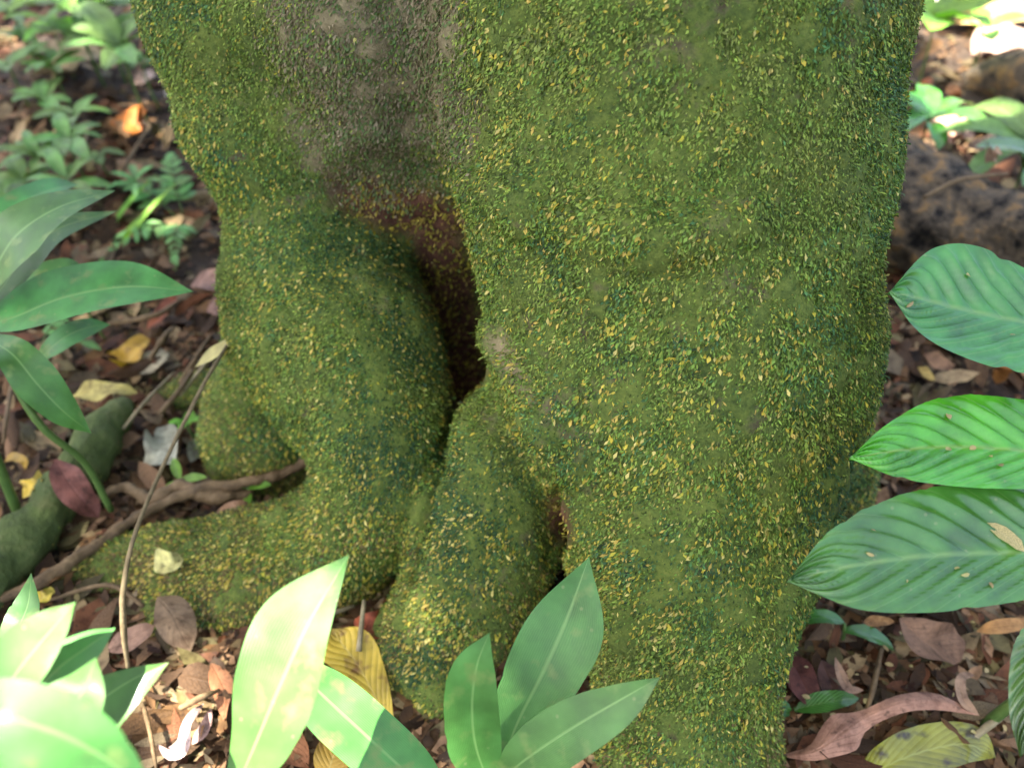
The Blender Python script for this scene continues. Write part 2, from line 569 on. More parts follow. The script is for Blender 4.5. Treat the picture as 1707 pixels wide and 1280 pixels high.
def field(p, big=True):
    p = np.asarray(p, dtype=np.float32)
    d = None
    for a, b, r, s, k in SEG:
        a = a.astype(np.float32)
        ab = (b.astype(np.float32) - a)
        h = np.clip(((p - a) @ ab) / float(ab @ ab), 0, 1)
        w = p - a - h[..., None] * ab
        e = np.sqrt((w * w).sum(-1)) - (r + (s - r) * h)
        if d is None:
            d = e
        else:
            t = np.clip(0.5 + 0.5 * (d - e) / k, 0, 1)
            d = d + (e - d) * t - k * t * (1 - t)
    for a, b, r, k in CARVE:
        a = a.astype(np.float32)
        ab = b.astype(np.float32) - a
        h = np.clip(((p - a) @ ab) / float(ab @ ab), 0, 1)
        w = p - a - h[..., None] * ab
        e = r - np.sqrt((w * w).sum(-1))
        t = np.clip(0.5 + 0.5 * (e - d) / k, 0, 1)
        d = d + (e - d) * t + k * t * (1 - t)
    if big:
        d = d + 0.007 * vnoise(p, 0.13, 1) + 0.004 * vnoise(p, 0.05, 2) + 0.0055 * vnoise(p * np.array([1, 1, 0.2], np.float32), 0.042, 4)
    return d


def surf(px, py):
    d = ray(px, py)
    t = 0.45
    for _ in range(60):
        t += 0.7 * float(field(np.array([EYE + d * t]), False)[0])
    return EYE + d * t, d / np.linalg.norm(d)


for ridge, rad in (([(800, 318), (880, 345), (975, 368), (1060, 386), (1150, 384), (1240, 362)], 0.014),
                   ([(815, 560), (855, 625), (900, 700), (945, 790)], 0.009)):
    pp = [q + w * (rad * 0.3) for q, w in (surf(*c) for c in ridge)]
    for i_, (q0, q1) in enumerate(zip(pp[:-1], pp[1:])):
        SEG.append((q0, q1, rad, rad, 0.022))

pk = [surf(900, 770), surf(930, 860), surf(944, 925)]       # pocket between the middle root and the column
pk = [q + w * k for (q, w), k in zip(pk, (0.002, 0.014, 0.018))]
CARVE += [(pk[0], pk[1], 0.015, 0.012), (pk[1], pk[2], 0.026, 0.008)]
sl_ = [q + w * 0.010 for q, w in (surf(752, 700), surf(735, 790), surf(712, 875), surf(695, 955))]   # fold between the leg and the middle root
CARVE += [(q0, q1, 0.0115, 0.012) for q0, q1 in zip(sl_[:-1], sl_[1:])]

ZTOP = 0.86
H = 0.011
gx = np.arange(-0.78, 0.66, H)
gy = np.arange(0.26, 1.66, H)
gzz = np.arange(-0.09, ZTOP + H, H)
A, B, C = np.meshgrid(gx, gy, gzz, indexing='ij')
G = np.stack([A, B, C], -1)
V = np.concatenate([field(G[i:i + 16]) for i in range(0, len(gx), 16)], 0)
nx, ny, nz = V.shape
ins = V < 0
acc = np.zeros((nx - 1, ny - 1, nz - 1, 3), np.float32)
cnt = np.zeros((nx - 1, ny - 1, nz - 1), np.float32)
for dx, dy, dz, ex in [(0, j, k, 0) for j in (0, 1) for k in (0, 1)] + [(i, 0, k, 1) for i in (0, 1) for k in (0, 1)] + [(i, j, 0, 2) for i in (0, 1) for j in (0, 1)]:
    o2 = [dx, dy, dz]
    o2[ex] += 1
    s0 = (slice(dx, nx - 1 + dx), slice(dy, ny - 1 + dy), slice(dz, nz - 1 + dz))
    s1 = (slice(o2[0], nx - 1 + o2[0]), slice(o2[1], ny - 1 + o2[1]), slice(o2[2], nz - 1 + o2[2]))
    a, b = V[s0], V[s1]
    cr = (a < 0) != (b < 0)
    t = np.where(cr, a / np.where(cr, a - b, 1), 0)
    q = np.zeros(a.shape + (3,), np.float32)
    q[..., 0], q[..., 1], q[..., 2] = dx, dy, dz
    q[..., ex] += t
    acc += q * cr[..., None]
    cnt += cr
act = cnt > 0
idx = np.full(act.shape, -1, np.int64)
idx[act] = np.arange(act.sum())
ci = np.argwhere(act)
verts = (ci + acc[act] / cnt[act][:, None]) * H + np.array([gx[0], gy[0], gzz[0]])
quads = []
for ex in range(3):
    o = [(0, 1, 2), (1, 2, 0), (2, 0, 1)][ex]
    sl0 = [slice(None)] * 3
    sl1 = [slice(None)] * 3
    sl0[ex], sl1[ex] = slice(0, -1), slice(1, None)
    a, b = ins[tuple(sl0)], ins[tuple(sl1)]
    e = np.argwhere(a != b)
    inner = np.ones(len(e), bool)
    for axn in o[1:]:
        inner &= (e[:, axn] > 0) & (e[:, axn] < V.shape[axn] - 1)
    e = e[inner]
    flip = a[tuple(e.T)]
    u1, u2 = np.zeros(3, int), np.zeros(3, int)
    u1[o[1]], u2[o[2]] = 1, 1
    q = np.stack([idx[tuple((e - u1 - u2).T)], idx[tuple((e - u2).T)], idx[tuple(e.T)], idx[tuple((e - u1).T)]], 1)
    q[~flip] = q[~flip][:, ::-1]
    quads.append(q)
quads = np.concatenate(quads)
quads = quads[(quads >= 0).all(1)]


def subdivide(v, f):
    n = len(v)
    fc = v[f].mean(1)
    e = np.stack([f, np.roll(f, -1, 1)], -1).reshape(-1, 2)
    es = np.sort(e, 1)
    key = es[:, 0].astype(np.int64) * n + es[:, 1]
    uq, inv = np.unique(key, return_inverse=True)
    em = (v[uq // n] + v[uq % n]) / 2
    inv = inv.reshape(-1, 4) + n
    fi = np.arange(len(f)) + n + len(uq)
    nf = [np.stack([f[:, k], inv[:, k], fi, inv[:, k - 1]], 1) for k in range(4)]
    return np.vstack([v, em, fc]), np.concatenate(nf)


def grad(p, h=0.003):
    g = np.stack([field(p + np.eye(3)[k] * h) - field(p - np.eye(3)[k] * h) for k in range(3)], -1)
    return g / (np.linalg.norm(g, axis=1)[:, None] + 1e-9)


verts, quads = subdivide(verts, quads)
nrm = grad(verts)
for _ in range(2):
    verts = verts - nrm * field(verts)[:, None] * 0.9
top_lim = gzz[-1] - H * 0.5
verts[:, 2] = np.minimum(verts[:, 2], top_lim + 0.004)


def blob(p, pts, soft=1.0):
    """soft cover mask from (px, py, radius px) spots seen on the surface"""
    x, y, t = project(p)
    m = np.zeros(len(p))
    for a, b, rx, ry, rot in pts:
        c, s = math.cos(rot), math.sin(rot)
        u = ((x - a) * c + (y - b) * s) / rx
        w = (-(x - a) * s + (y - b) * c) / ry
        m = np.maximum(m, np.clip(1.5 - np.sqrt(u * u + w * w), 0, 1))
    return m


def covers(p):
    nz_ = vnoise(p, 0.06, 21) * 0.5 + vnoise(p, 0.025, 22) * 0.35
    front = (p[:, 1] < 1.0)
    bare = 1.25 * blob(p, [(615, 50, 140, 130, 0), (640, 190, 130, 120, 0)]) * front
    dry = blob(p, [(1130, 120, 150, 60, -0.2), (1180, 40, 110, 60, 0), (720, 10, 50, 120, 0)]) * front * 0.25
    cleft = blob(p, [(665, 345, 110, 45, 0.25), (745, 470, 42, 140, -0.3), (775, 600, 30, 110, -0.05)]) * front * np.clip((p[:, 1] - 0.70) / 0.02, 0, 1)
    cleft = np.maximum(cleft, 0.8 * blob(p, [(934, 868, 20, 42, -0.3)]) * front)
    scar = blob(p, [(848, 605, 20, 56, -0.45)]) * front * 0.75
    moss = np.clip(1 - np.clip(bare + nz_ * 0.5, 0, 1) * 0.9 - dry + nz_ * 0.25, 0, 1)
    moss = moss * np.clip(0.9 + vnoise(p, 0.09, 30) * 0.3 + vnoise(p, 0.03, 31) * 0.3, 0.65, 1)
    return moss, np.clip(cleft * 1.3 + nz_ * 0.5 * (cleft > 0.05), 0, 1), np.clip(scar + nz_ * 1.1 * (scar > 0.08), 0, 0.85)


base = thing("mossy_tree", (0.05, 0.95, 0), "huge tree trunk coated in green and yellow moss with flaring buttress roots", "tree")
moss_m, cleft_m, scar_m = covers(verts)
detail = 0.0026 * vnoise(verts, 0.020, 41) + 0.002 * vnoise(verts * np.array([1, 1, 0.3]), 0.013, 44) + 0.0015 * vnoise(verts, 0.008, 42)
tv = verts + nrm * detail[:, None]
# the bole above: ring of the same section, lofted up
TH = 72
axis0 = np.array([0.02, 1.0])
ang = np.linspace(0, 2 * np.pi, TH, endpoint=False)
dirs = np.stack([np.cos(ang), np.sin(ang)], 1)
lo, hi = np.zeros(TH), np.full(TH, 0.9)
for _ in range(18):
    midr = (lo + hi) / 2
    q = np.concatenate([axis0 + dirs * midr[:, None], np.full((TH, 1), ZTOP - 0.03)], 1)
    inside = field(q) < 0
    lo, hi = np.where(inside, midr, lo), np.where(inside, hi, midr)
prof = lo - 0.002
lv = np.concatenate([np.linspace(ZTOP - 0.03, 1.4, 8), np.linspace(1.6, 7.0, 12)])
bv = []
for zz in lv:
    s = min(1, (zz - ZTOP) / 1.6) if zz > ZTOP else 0
    r = (prof * (1 - s) + prof.mean() * s * 0.94) * (1 - 0.05 * max(0, zz - 1))
    ring = np.concatenate([axis0 + dirs * r[:, None], np.full((TH, 1), zz)], 1)
    ring[:, :2] += dirs * (0.008 * vnoise(ring, 0.13, 1))[:, None]
    bv.append(ring)
bv = np.concatenate(bv)
bf = grid_faces(len(lv), TH, True) + len(tv)
tm = mesh_from("trunk", np.vstack([tv, bv]), np.concatenate([quads, bf]))
bmoss = np.clip(0.8 + 0.5 * vnoise(bv, 0.1, 51), 0, 1)
cov = np.vstack([np.stack([moss_m, cleft_m, scar_m], 1), np.stack([bmoss, bmoss * 0, bmoss * 0], 1)])
set_col(tm, "cover", cov)
link("trunk", tm, M_BARK, base)

# moss leaflets ------------------------------------------------------------
GREENS = np.array([[0.13, 0.225, 0.034], [0.17, 0.27, 0.042], [0.075, 0.185, 0.055], [0.215, 0.29, 0.045], [0.045, 0.115, 0.045], [0.22, 0.27, 0.055]])
GOLDS = np.array([[0.60, 0.49, 0.06], [0.50, 0.46, 0.05], [0.62, 0.46, 0.10], [0.45, 0.35, 0.05], [0.68, 0.58, 0.17]])


def sample_surface(v, f, n, weight=None):
    tri = np.concatenate([f[:, [0, 1, 2]], f[:, [0, 2, 3]]]) if f.shape[1] == 4 else f
    a, b, c = v[tri[:, 0]], v[tri[:, 1]], v[tri[:, 2]]
    cr = np.cross(b - a, c - a)
    ar = np.linalg.norm(cr, axis=1)
    w = ar if weight is None else ar * weight[tri].mean(1)
    k = rng.choice(len(tri), n, p=w / w.sum())
    r1, r2 = np.sqrt(rng.random(n)), rng.random(n)
    p = a[k] * (1 - r1)[:, None] + b[k] * (r1 * (1 - r2))[:, None] + c[k] * (r1 * r2)[:, None]
    return p, cr[k] / (ar[k][:, None] + 1e-12), tri[k]


def leaflets(name, p, n, size, col, parent, spread=0.45, lift=0.35):
    m = len(p)
    down = np.tile(np.array([-0.42, -0.15, -0.9]), (m, 1)) + rng.normal(0, spread, (m, 3))
    down -= n * (down * n).sum(1)[:, None]
    down /= np.linalg.norm(down, axis=1)[:, None] + 1e-9
    side = np.cross(n, down)
    tilt = rng.normal(0, 0.35, m)
    sd = side * np.cos(tilt)[:, None] + n * np.sin(tilt)[:, None]
    Ls = size * rng.uniform(0.6, 1.35, m)
    W = Ls * rng.uniform(0.3, 0.55, m)
    up = np.abs(rng.normal(0.25, lift, m))
    b0 = p - n * 0.001 + n * rng.uniform(0, 0.0025, m)[:, None]
    tip = b0 + down * Ls[:, None] + n * (up * Ls * 0.9)[:, None]
    mid = b0 + down * (Ls * 0.5)[:, None] + n * (up * Ls * 0.75)[:, None]
    v = np.stack([b0, mid - sd * (W / 2)[:, None], tip, mid + sd * (W / 2)[:, None]], 1).reshape(-1, 3)
    f = np.arange(m * 4).reshape(-1, 4)
    me = mesh_from(name, v, f, False)
    set_col(me, "tint", np.repeat(col, 4, 0))
    return tag(link(name, me, M_MOSS, parent), None, None, None, "stuff")


def moss_colors(p, gold_p, var=0.5):
    m = len(p)
    patch = 0.9 * vnoise(p, 0.08, 61) + 0.8 * vnoise(p, 0.022, 62) + 0.5 * vnoise(p, 0.01, 66)
    gi = np.clip((rng.random(m) * 3 + (patch + 1.2) * 1.6).astype(int), 0, 5)
    order = np.array([4, 2, 0, 1, 3, 5])
    c = GREENS[order[gi]] * rng.uniform(1 - var, 1 + var, m)[:, None]
    hit = rng.random(m) < 0.16 + 0.2 * np.clip(vnoise(p, 0.015, 68), 0, 1)
    c[hit] *= 0.4
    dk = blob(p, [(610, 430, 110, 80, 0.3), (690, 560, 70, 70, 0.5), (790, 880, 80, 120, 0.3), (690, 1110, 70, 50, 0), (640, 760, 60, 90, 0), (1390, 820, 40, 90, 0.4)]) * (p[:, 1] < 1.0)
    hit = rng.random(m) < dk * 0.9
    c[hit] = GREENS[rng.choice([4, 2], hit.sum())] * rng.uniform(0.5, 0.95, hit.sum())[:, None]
    low = np.clip((0.17 - p[:, 2]) / 0.17, 0, 1) * np.clip(vnoise(p, 0.05, 64) + 0.6, 0, 1)
    low = np.maximum(low, 1.2 * blob(p, [(220, 960, 150, 60, -0.2), (380, 1000, 80, 50, 0)]) * (p[:, 2] < 0.12))
    hit = rng.random(m) < low * 0.6
    c[hit] = np.array([0.2, 0.14, 0.05]) * rng.uniform(0.4, 1.2, hit.sum())[:, None]
    g = rng.random(m) < gold_p
    c[g] = GOLDS[rng.integers(0, 5, g.sum())] * rng.uniform(0.7, 1.15, g.sum())[:, None]
    return c, g


vis = (verts[:, 2] > -0.03) & (verts[:, 2] < ZTOP)
near = 1.0 * (verts[:, 1] < 1.1) + 0.25
NM = 460000
p_, n_, tr_ = sample_surface(verts, quads, NM, (np.clip(moss_m * 1.1 - 1.4 * cleft_m, 0.015, 1) * vis * near))
px_, py_, _t = project(p_)
front = (p_[:, 1] < 1.0)
gold = 0.085 + 0.09 * np.clip(vnoise(p_, 0.02, 65), -0.6, 1) + 0.07 * np.clip((py_ - 300) / 700, 0, 1) + 0.07 * np.clip(vnoise(p_, 0.12, 63), -1, 1)
gold = gold * np.where((px_ > 1300) & (py_ < 500), 0.45, 1) + 0.12 * np.clip((600 - np.abs(px_ - 400)) / 600, 0, 1) * (py_ > 850)
gold = np.where(blob(p_, [(620, 130, 150, 150, 0)]) > 0.3, 0.01, gold)
cc, isg = moss_colors(p_, gold)
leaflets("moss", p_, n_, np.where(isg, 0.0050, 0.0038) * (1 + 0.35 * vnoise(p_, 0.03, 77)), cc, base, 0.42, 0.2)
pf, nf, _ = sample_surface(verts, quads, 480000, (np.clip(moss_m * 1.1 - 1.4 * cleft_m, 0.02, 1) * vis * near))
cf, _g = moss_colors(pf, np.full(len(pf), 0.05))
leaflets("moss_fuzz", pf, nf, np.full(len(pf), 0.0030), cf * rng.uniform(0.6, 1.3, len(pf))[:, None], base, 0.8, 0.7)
# gold flakes caught in the bare cleft and dull lichen on the bare bulge
p2, n2, _ = sample_surface(verts, quads, 2600, (np.clip(cleft_m, 0, 1) + 0.0) * vis * (verts[:, 1] < 1.05))
leaflets("moss", p2, n2, np.full(len(p2), 0.005), GOLDS[rng.integers(0, 4, len(p2))] * rng.uniform(0.2, 0.75, len(p2))[:, None], base)
bare_w = blob(verts, [(610, 60, 130, 130, 0), (640, 200, 120, 110, 0)]) * (verts[:, 1] < 1.0) * vis
p3, n3, _ = sample_surface(verts, quads, 17000, bare_w)
pc = np.array([[0.2, 0.165, 0.085], [0.27, 0.225, 0.13], [0.15, 0.18, 0.055], [0.11, 0.19, 0.05]])[rng.integers(0, 4, len(p3))] * rng.uniform(0.6, 1.2, len(p3))[:, None]
leaflets("lichen", p3, n3, np.full(len(p3), 0.0040), pc, base)


def moss_on(obj_mesh, n, parent, gold=0.15, size=0.005):
    v = np.empty(len(obj_mesh.vertices) * 3, np.float32)
    obj_mesh.vertices.foreach_get("co", v)
    v = v.reshape(-1, 3)
    f = np.array([list(q.vertices) for q in obj_mesh.polygons])
    p, nn, _ = sample_surface(v, f, n)
    flipm = nn[:, 2] < 0
    p, nn = p[~flipm], nn[~flipm]
    c, g = moss_colors(p, np.full(len(p), gold))
    return leaflets("moss", p, nn, np.full(len(p), size), c, parent)


# ------------------------------------------------------------------ leaf builders
def prof_w(s, kind):
    s = np.clip(s, 0, 1)
    if kind == 'lance':
        return np.sin(np.pi * s ** 0.85) ** 0.8 * (1 - 0.12 * s)
    if kind == 'oval':
        return np.clip(np.sin(np.pi * s ** 0.95), 0, 1) ** 0.62
    if kind == 'obov':
        return np.clip(np.sin(np.pi * s ** 1.35), 0, 1) ** 0.75
    return np.sin(np.pi * s)


def leaf_mesh(name, L, W, kind='oval', droop=0.3, fold=0.2, n=12, m=6, curl=0.0, wav=0.0, seed=0, veins=0, twist=0.0, torn=0.0):
    """leaf along +X from the origin, face up"""
    s = np.linspace(0, 1, n)
    v = np.linspace(-1, 1, m + 1)
    a = -droop * s * 1.4 + droop * 0.4
    dx = np.cos(a) / (n - 1) * L
    dz = np.sin(a) / (n - 1) * L
    X = np.concatenate([[0], np.cumsum(dx)[:-1]])
    Z = np.concatenate([[0], np.cumsum(dz)[:-1]])
    w = prof_w(s, kind) * W / 2
    rr = np.random.default_rng(seed)
    Y = v[None, :] * w[:, None]
    if torn:
        edge = 1 - torn * np.abs(rr.normal(0, 1, (n, 2)))
        Y[:, 0] *= edge[:, 0]
        Y[:, -1] *= edge[:, 1]
    if curl:
        ang_ = v[None, :] * curl * np.ones((n, 1))
        Zc = w[:, None] * (1 - np.cos(ang_)) / curl
        Y = w[:, None] * np.sin(ang_) / curl
    else:
        Zc = fold * np.abs(Y)
    ph = s[:, None] * 9.4 + seed
    Zw = wav * w[:, None] * (np.sin(ph * 1.3 + v[None, :] * 2) * np.abs(v[None, :]))
    if veins:
        Zw = Zw + 0.012 * W * np.sin((s[:, None] - 0.32 * np.abs(v[None, :])) * veins * 2 * np.pi) * np.minimum(1, 3 * np.abs(v[None, :])) * (w[:, None] / (W / 2))
    tw = twist * (s - 0.5)
    Yt = Y * np.cos(tw)[:, None] - (Zc + Zw) * np.sin(tw)[:, None]
    Zt = Y * np.sin(tw)[:, None] + (Zc + Zw) * np.cos(tw)[:, None]
    P3 = np.stack([X[:, None] + 0 * Y, Yt, Z[:, None] + Zt], -1).reshape(-1, 3)
    me = mesh_from(name, P3, grid_faces(n, m + 1))
    U, Vv = np.meshgrid(s, v * 0.5 + 0.5, indexing='ij')
    set_uv(me, np.stack([U, Vv], -1).reshape(-1, 2))
    return me


def traced_leaf(name, mid, wl, wr, mat, parent=None, up=(0, -0.25, 1), n=44, m=12, fold=0.12, veins=0, amp=0.0012, wav=0.0, arch=0.0, seed=0, curl=0.0, color=None):
    """leaf standing at its own depth: mid = (px, py, depth) base to tip, half widths in pixels on either side"""
    M = catmull(mid, n)
    s = np.linspace(0, 1, n)
    wl = np.maximum(catmull(np.stack([np.array(wl, float), np.zeros(len(wl))], 1), n)[:, 0], 0.3)
    wr = np.maximum(catmull(np.stack([np.array(wr, float), np.zeros(len(wr))], 1), n)[:, 0], 0.3)
    rq = np.random.default_rng(seed + 500)
    for w_ in (wl, wr):
        w_ *= 1 + 0.02 * np.cumsum(rq.normal(0, 0.5, n)).clip(-2, 2) * np.sin(np.pi * s)
        if n > 40 and rq.random() < 0.6:
            c0 = rq.uniform(0.3, 0.8)
            w_ *= 1 - rq.uniform(0.03, 0.08) * np.exp(-((s - c0) / 0.022) ** 2)
    T2 = np.gradient(M[:, :2], axis=0)
    T2 /= np.linalg.norm(T2, axis=1)[:, None] + 1e-9
    nr = np.stack([-T2[:, 1], T2[:, 0]], 1)
    C3 = np.array([P(*q) for q in M])
    T3 = np.gradient(C3, axis=0)
    T3 /= np.linalg.norm(T3, axis=1)[:, None]
    u0 = np.array(up, float)
    u0 /= np.linalg.norm(u0)
    Nn = u0 - T3 * (T3 @ u0)[:, None]
    Nn /= np.linalg.norm(Nn, axis=1)[:, None]
    vs = np.linspace(-1, 1, m + 1)
    rr = np.random.default_rng(seed + 100)
    ph = rr.uniform(0, 6, 4)
    out = []
    for i in range(n):
        row = []
        for v in vs:
            w = wl[i] if v < 0 else wr[i]
            px, py = M[i, :2] + nr[i] * v * w
            d = ray(px, py)
            den = d @ Nn[i]
            t = ((C3[i] - EYE) @ Nn[i]) / den if abs(den) > 0.12 else M[i, 2]
            t = np.clip(t, M[i, 2] * 0.75, M[i, 2] * 1.3)
            q = EYE + d * t
            wid = np.linalg.norm(q - C3[i])
            off = fold * wid - curl * wid * wid * 10
            if veins:
                off += amp * np.sin((s[i] - 0.3 * abs(v)) * veins * 2 * np.pi) * min(1, 4 * abs(v)) * (1 - abs(v) ** 3)
            off += wav * wid * math.sin(s[i] * 11 + v * 1.5 + ph[0]) * abs(v)
            row.append(q + Nn[i] * (off + arch * (s[i] * (1 - s[i])) * 4 * 0.01))
        out.append(row)
    V3 = np.array(out).reshape(-1, 3)
    org = np.zeros(3)
    me = mesh_from(name, V3, grid_faces(n, m + 1))
    U, Vv = np.meshgrid(s, vs * 0.5 + 0.5, indexing='ij')
    set_uv(me, np.stack([U, Vv], -1).reshape(-1, 2))
    o = link(name, me, mat, parent)
    if color is not None:
        o.color = (*color, 1)
    return o


LANCE = lambda w: [0.10 * w, 0.62 * w, 0.95 * w, w, 0.86 * w, 0.5 * w, 0.0]
OVAL = lambda w: [0.05 * w, 0.72 * w, 0.97 * w, w, 0.93 * w, 0.66 * w, 0.0]

# ------------------------------------------------------------------ foreground plants
# broad-leaved sapling, stem outside the picture to the right of the trunk
rx = P(1850, 900, 0.72)
sap = thing("broadleaf_sapling", (rx[0], rx[1], 0), "broadleaf sapling with oval glossy pleated leaves beside the mossy trunk", "plant")
foot = np.array([rx[0] + 0.02, rx[1] + 0.03, -0.02])
stem_top = P(1850, 500, 0.74)
stem_pts = [foot, P(1860, 1000, 0.73), P(1846, 700, 0.73), stem_top]
link("stem", tube_mesh("stem", stem_pts, [0.006, 0.005, 0.004, 0.003], 24, 8), M_STEM, sap)
r1 = traced_leaf("leaf", [(1850, 560, .74), (1790, 548, .735), (1700, 535, .73), (1600, 515, .725), (1530, 497, .72), (1482, 487, .715)],
                 [6, 74, 98, 86, 56, 0], [6, 60, 78, 100, 80, 0], M_BROAD, sap, (0.1, -0.45, 1), n=121, m=28, veins=11, amp=0.003, fold=0.16, seed=1)
r2 = traced_leaf("leaf", [(1850, 772, .73), (1780, 760, .725), (1690, 750, .72), (1580, 745, .715), (1490, 752, .705), (1416, 764, .70)],
                 [6, 62, 78, 78, 54, 0], [6, 62, 76, 76, 46, 0], M_BRIGHT, sap, (0.0, -0.2, 1), n=121, m=28, veins=11, amp=0.003, fold=0.2, seed=2)
r3 = traced_leaf("leaf", [(1850, 930, .70), (1760, 922, .69), (1650, 922, .685), (1530, 928, .675), (1410, 945, .665), (1312, 969, .66)],
                 [6, 66, 94, 102, 76, 0], [6, 70, 98, 102, 70, 0], M_BROAD, sap, (0.0, -0.3, 1), n=121, m=28, veins=11, amp=0.003, fold=0.14, seed=3)
r4 = traced_leaf("leaf", [(1850, 1000, .66), (1800, 1045, .65), (1760, 1110, .645), (1725, 1190, .64), (1700, 1260, .64)],
                 [6, 50, 60, 48, 0], [6, 66, 82, 50, 0], M_BROAD, sap, (-0.1, -0.4, 1), n=121, m=28, veins=12, amp=0.003, fold=0.14, seed=4)
r5 = traced_leaf("leaf", [(1850, 850, .78), (1770, 862, .785), (1690, 876, .79), (1600, 900, .80), (1540, 925, .81)],
                 [6, 50, 60, 44, 0], [6, 50, 60, 40, 0], M_BROAD, sap, (0.0, -0.2, 1), n=121, m=28, veins=11, amp=0.003, seed=5)
for r_, q in ((r1, (1850, 560, .74)), (r2, (1850, 772, .73)), (r3, (1850, 930, .70)), (r4, (1850, 1000, .66)), (r5, (1850, 850, .78))):
    e = P(*q)
    st = np.array(P(1856, q[1] + 25, 0.73))
    link("leaf_stalk", tube_mesh("leaf_stalk", [st, e], [0.0025, 0.002], 4, 6), M_STEM, sap)

# ginger-like plant with three leaves in front of the column leg
b1 = P(836, 1330, 0.70)
gA = thing("ginger_plant", (b1[0], b1[1], 0), "three-leaved green ginger shoot standing in front of the mossy roots", "plant")
link("stem", tube_mesh("stem", [(b1[0] - 0.01, b1[1] - 0.02, -0.02), P(838, 1420, 0.72), P(832, 1290, 0.685)], [0.005, 0.005, 0.004], 12, 8), M_STEM, gA)
traced_leaf("leaf", [(826, 1330, .69), (795, 1250, .67), (787, 1180, .655), (795, 1110, .645), (816, 1054, .64)],
            [10, 44, 47, 40, 0], [10, 42, 46, 32, 0], M_GINGER, gA, (0.1, -0.75, 0.8), fold=0.22, wav=0.05, seed=11)
traced_leaf("leaf", [(832, 1300, .69), (858, 1215, .70), (905, 1120, .705), (945, 1030, .71), (982, 928, .72)],
            [8, 44, 66, 56, 0], [8, 40, 64, 64, 0], M_GINGER, gA, (-0.1, -0.6, 0.9), fold=0.1, wav=0.05, seed=12)
traced_leaf("leaf", [(822, 1310, .68), (880, 1262, .665), (955, 1212, .65), (1035, 1165, .64), (1101, 1128, .635)],
            [8, 42, 50, 28, 0], [8, 50, 56, 42, 0], M_GINGER, gA, (0.1, -0.4, 1), fold=0.08, wav=0.06, seed=13)

# ginger plant with the sunlit blade
b2 = P(420, 1420, 0.6)
gB = thing("ginger_plant", (b2[0], b2[1], 0), "ginger shoot with one tall blade half bleached by direct sun", "plant")
link("stem", tube_mesh("stem", [(b2[0], b2[1] - 0.01, -0.02), P(410, 1480, 0.62), P(392, 1310, 0.59)], [0.006, 0.005, 0.004], 12, 8), M_STEM, gB)
traced_leaf("leaf", [(386, 1330, .59), (425, 1240, .585), (468, 1140, .585), (515, 1040, .59), (582, 924, .60)],
            [14, 42, 76, 82, 0], [18, 60, 62, 40, 0], M_GINGER, gB, (-0.25, -0.55, 0.9), fold=0.1, wav=0.07, seed=14)
traced_leaf("leaf", [(488, 1108, .70), (540, 1160, .70), (610, 1225, .70), (690, 1300, .70), (760, 1380, .71)],
            [22, 50, 56, 48, 0], [22, 52, 56, 46, 0], M_GINGER, gB, (0.05, -0.3, 1), fold=0.08, wav=0.05, seed=15)

# blades at the lower corner
b3 = P(-60, 1400, 0.45)
gC = thing("ginger_plant", (b3[0], b3[1], 0), "ginger clump of broad overlapping blades, one bleached white by sun", "plant")
link("stem", tube_mesh("stem", [(b3[0], b3[1], -0.02), P(-60, 1600, 0.47), P(-60, 1330, 0.45)], [0.006, 0.005, 0.004], 12, 8), M_STEM, gC)
traced_leaf("leaf", [(-70, 1280, .52), (-20, 1190, .525), (40, 1105, .53), (90, 1045, .535), (126, 1003, .54)],
            [14, 48, 54, 34, 0], [14, 40, 44, 26, 0], M_GINGER, gC, (-0.2, -0.5, 0.9), fold=0.08, wav=0.06, seed=16)
traced_leaf("leaf", [(-40, 1300, .54), (30, 1190, .55), (90, 1120, .555), (150, 1075, .56), (192, 1046, .565)],
            [10, 34, 40, 26, 0], [10, 42, 46, 26, 0], M_GINGER, gC, (0.0, -0.5, 0.9), fold=0.08, wav=0.05, seed=17)
traced_leaf("leaf", [(20, 1330, .56), (85, 1240, .565), (150, 1180, .57), (215, 1135, .575), (281, 1104, .58)],
            [10, 40, 44, 22, 0], [10, 52, 62, 40, 0], M_GINGER, gC, (0.1, -0.4, 1), fold=0.1, wav=0.05, seed=18)
traced_leaf("leaf", [(-120, 1240, .42), (-20, 1195, .42), (80, 1215, .42), (170, 1260, .425), (260, 1330, .43)],
            [20, 62, 72, 56, 0], [20, 90, 105, 80, 0], M_GINGER, gC, (0.0, -0.3, 1), fold=0.05, wav=0.03, seed=19)
traced_leaf("leaf", [(-60, 1330, .50), (40, 1250, .50), (100, 1200, .505), (140, 1150, .51), (160, 1095, .52)],
            [10, 50, 60, 40, 0], [10, 60, 66, 40, 0], M_GINGER, gC, (0.1, -0.5, 0.9), fold=0.08, wav=0.04, seed=20)
traced_leaf("leaf", [(10, 1090, .75), (22, 1060, .75), (38, 1030, .755), (48, 1000, .76), (52, 955, .77)],
            [4, 22, 26, 20, 0], [4, 22, 26, 20, 0], M_GINGER, gC, (-0.2, -0.6, 0.9), seed=21)

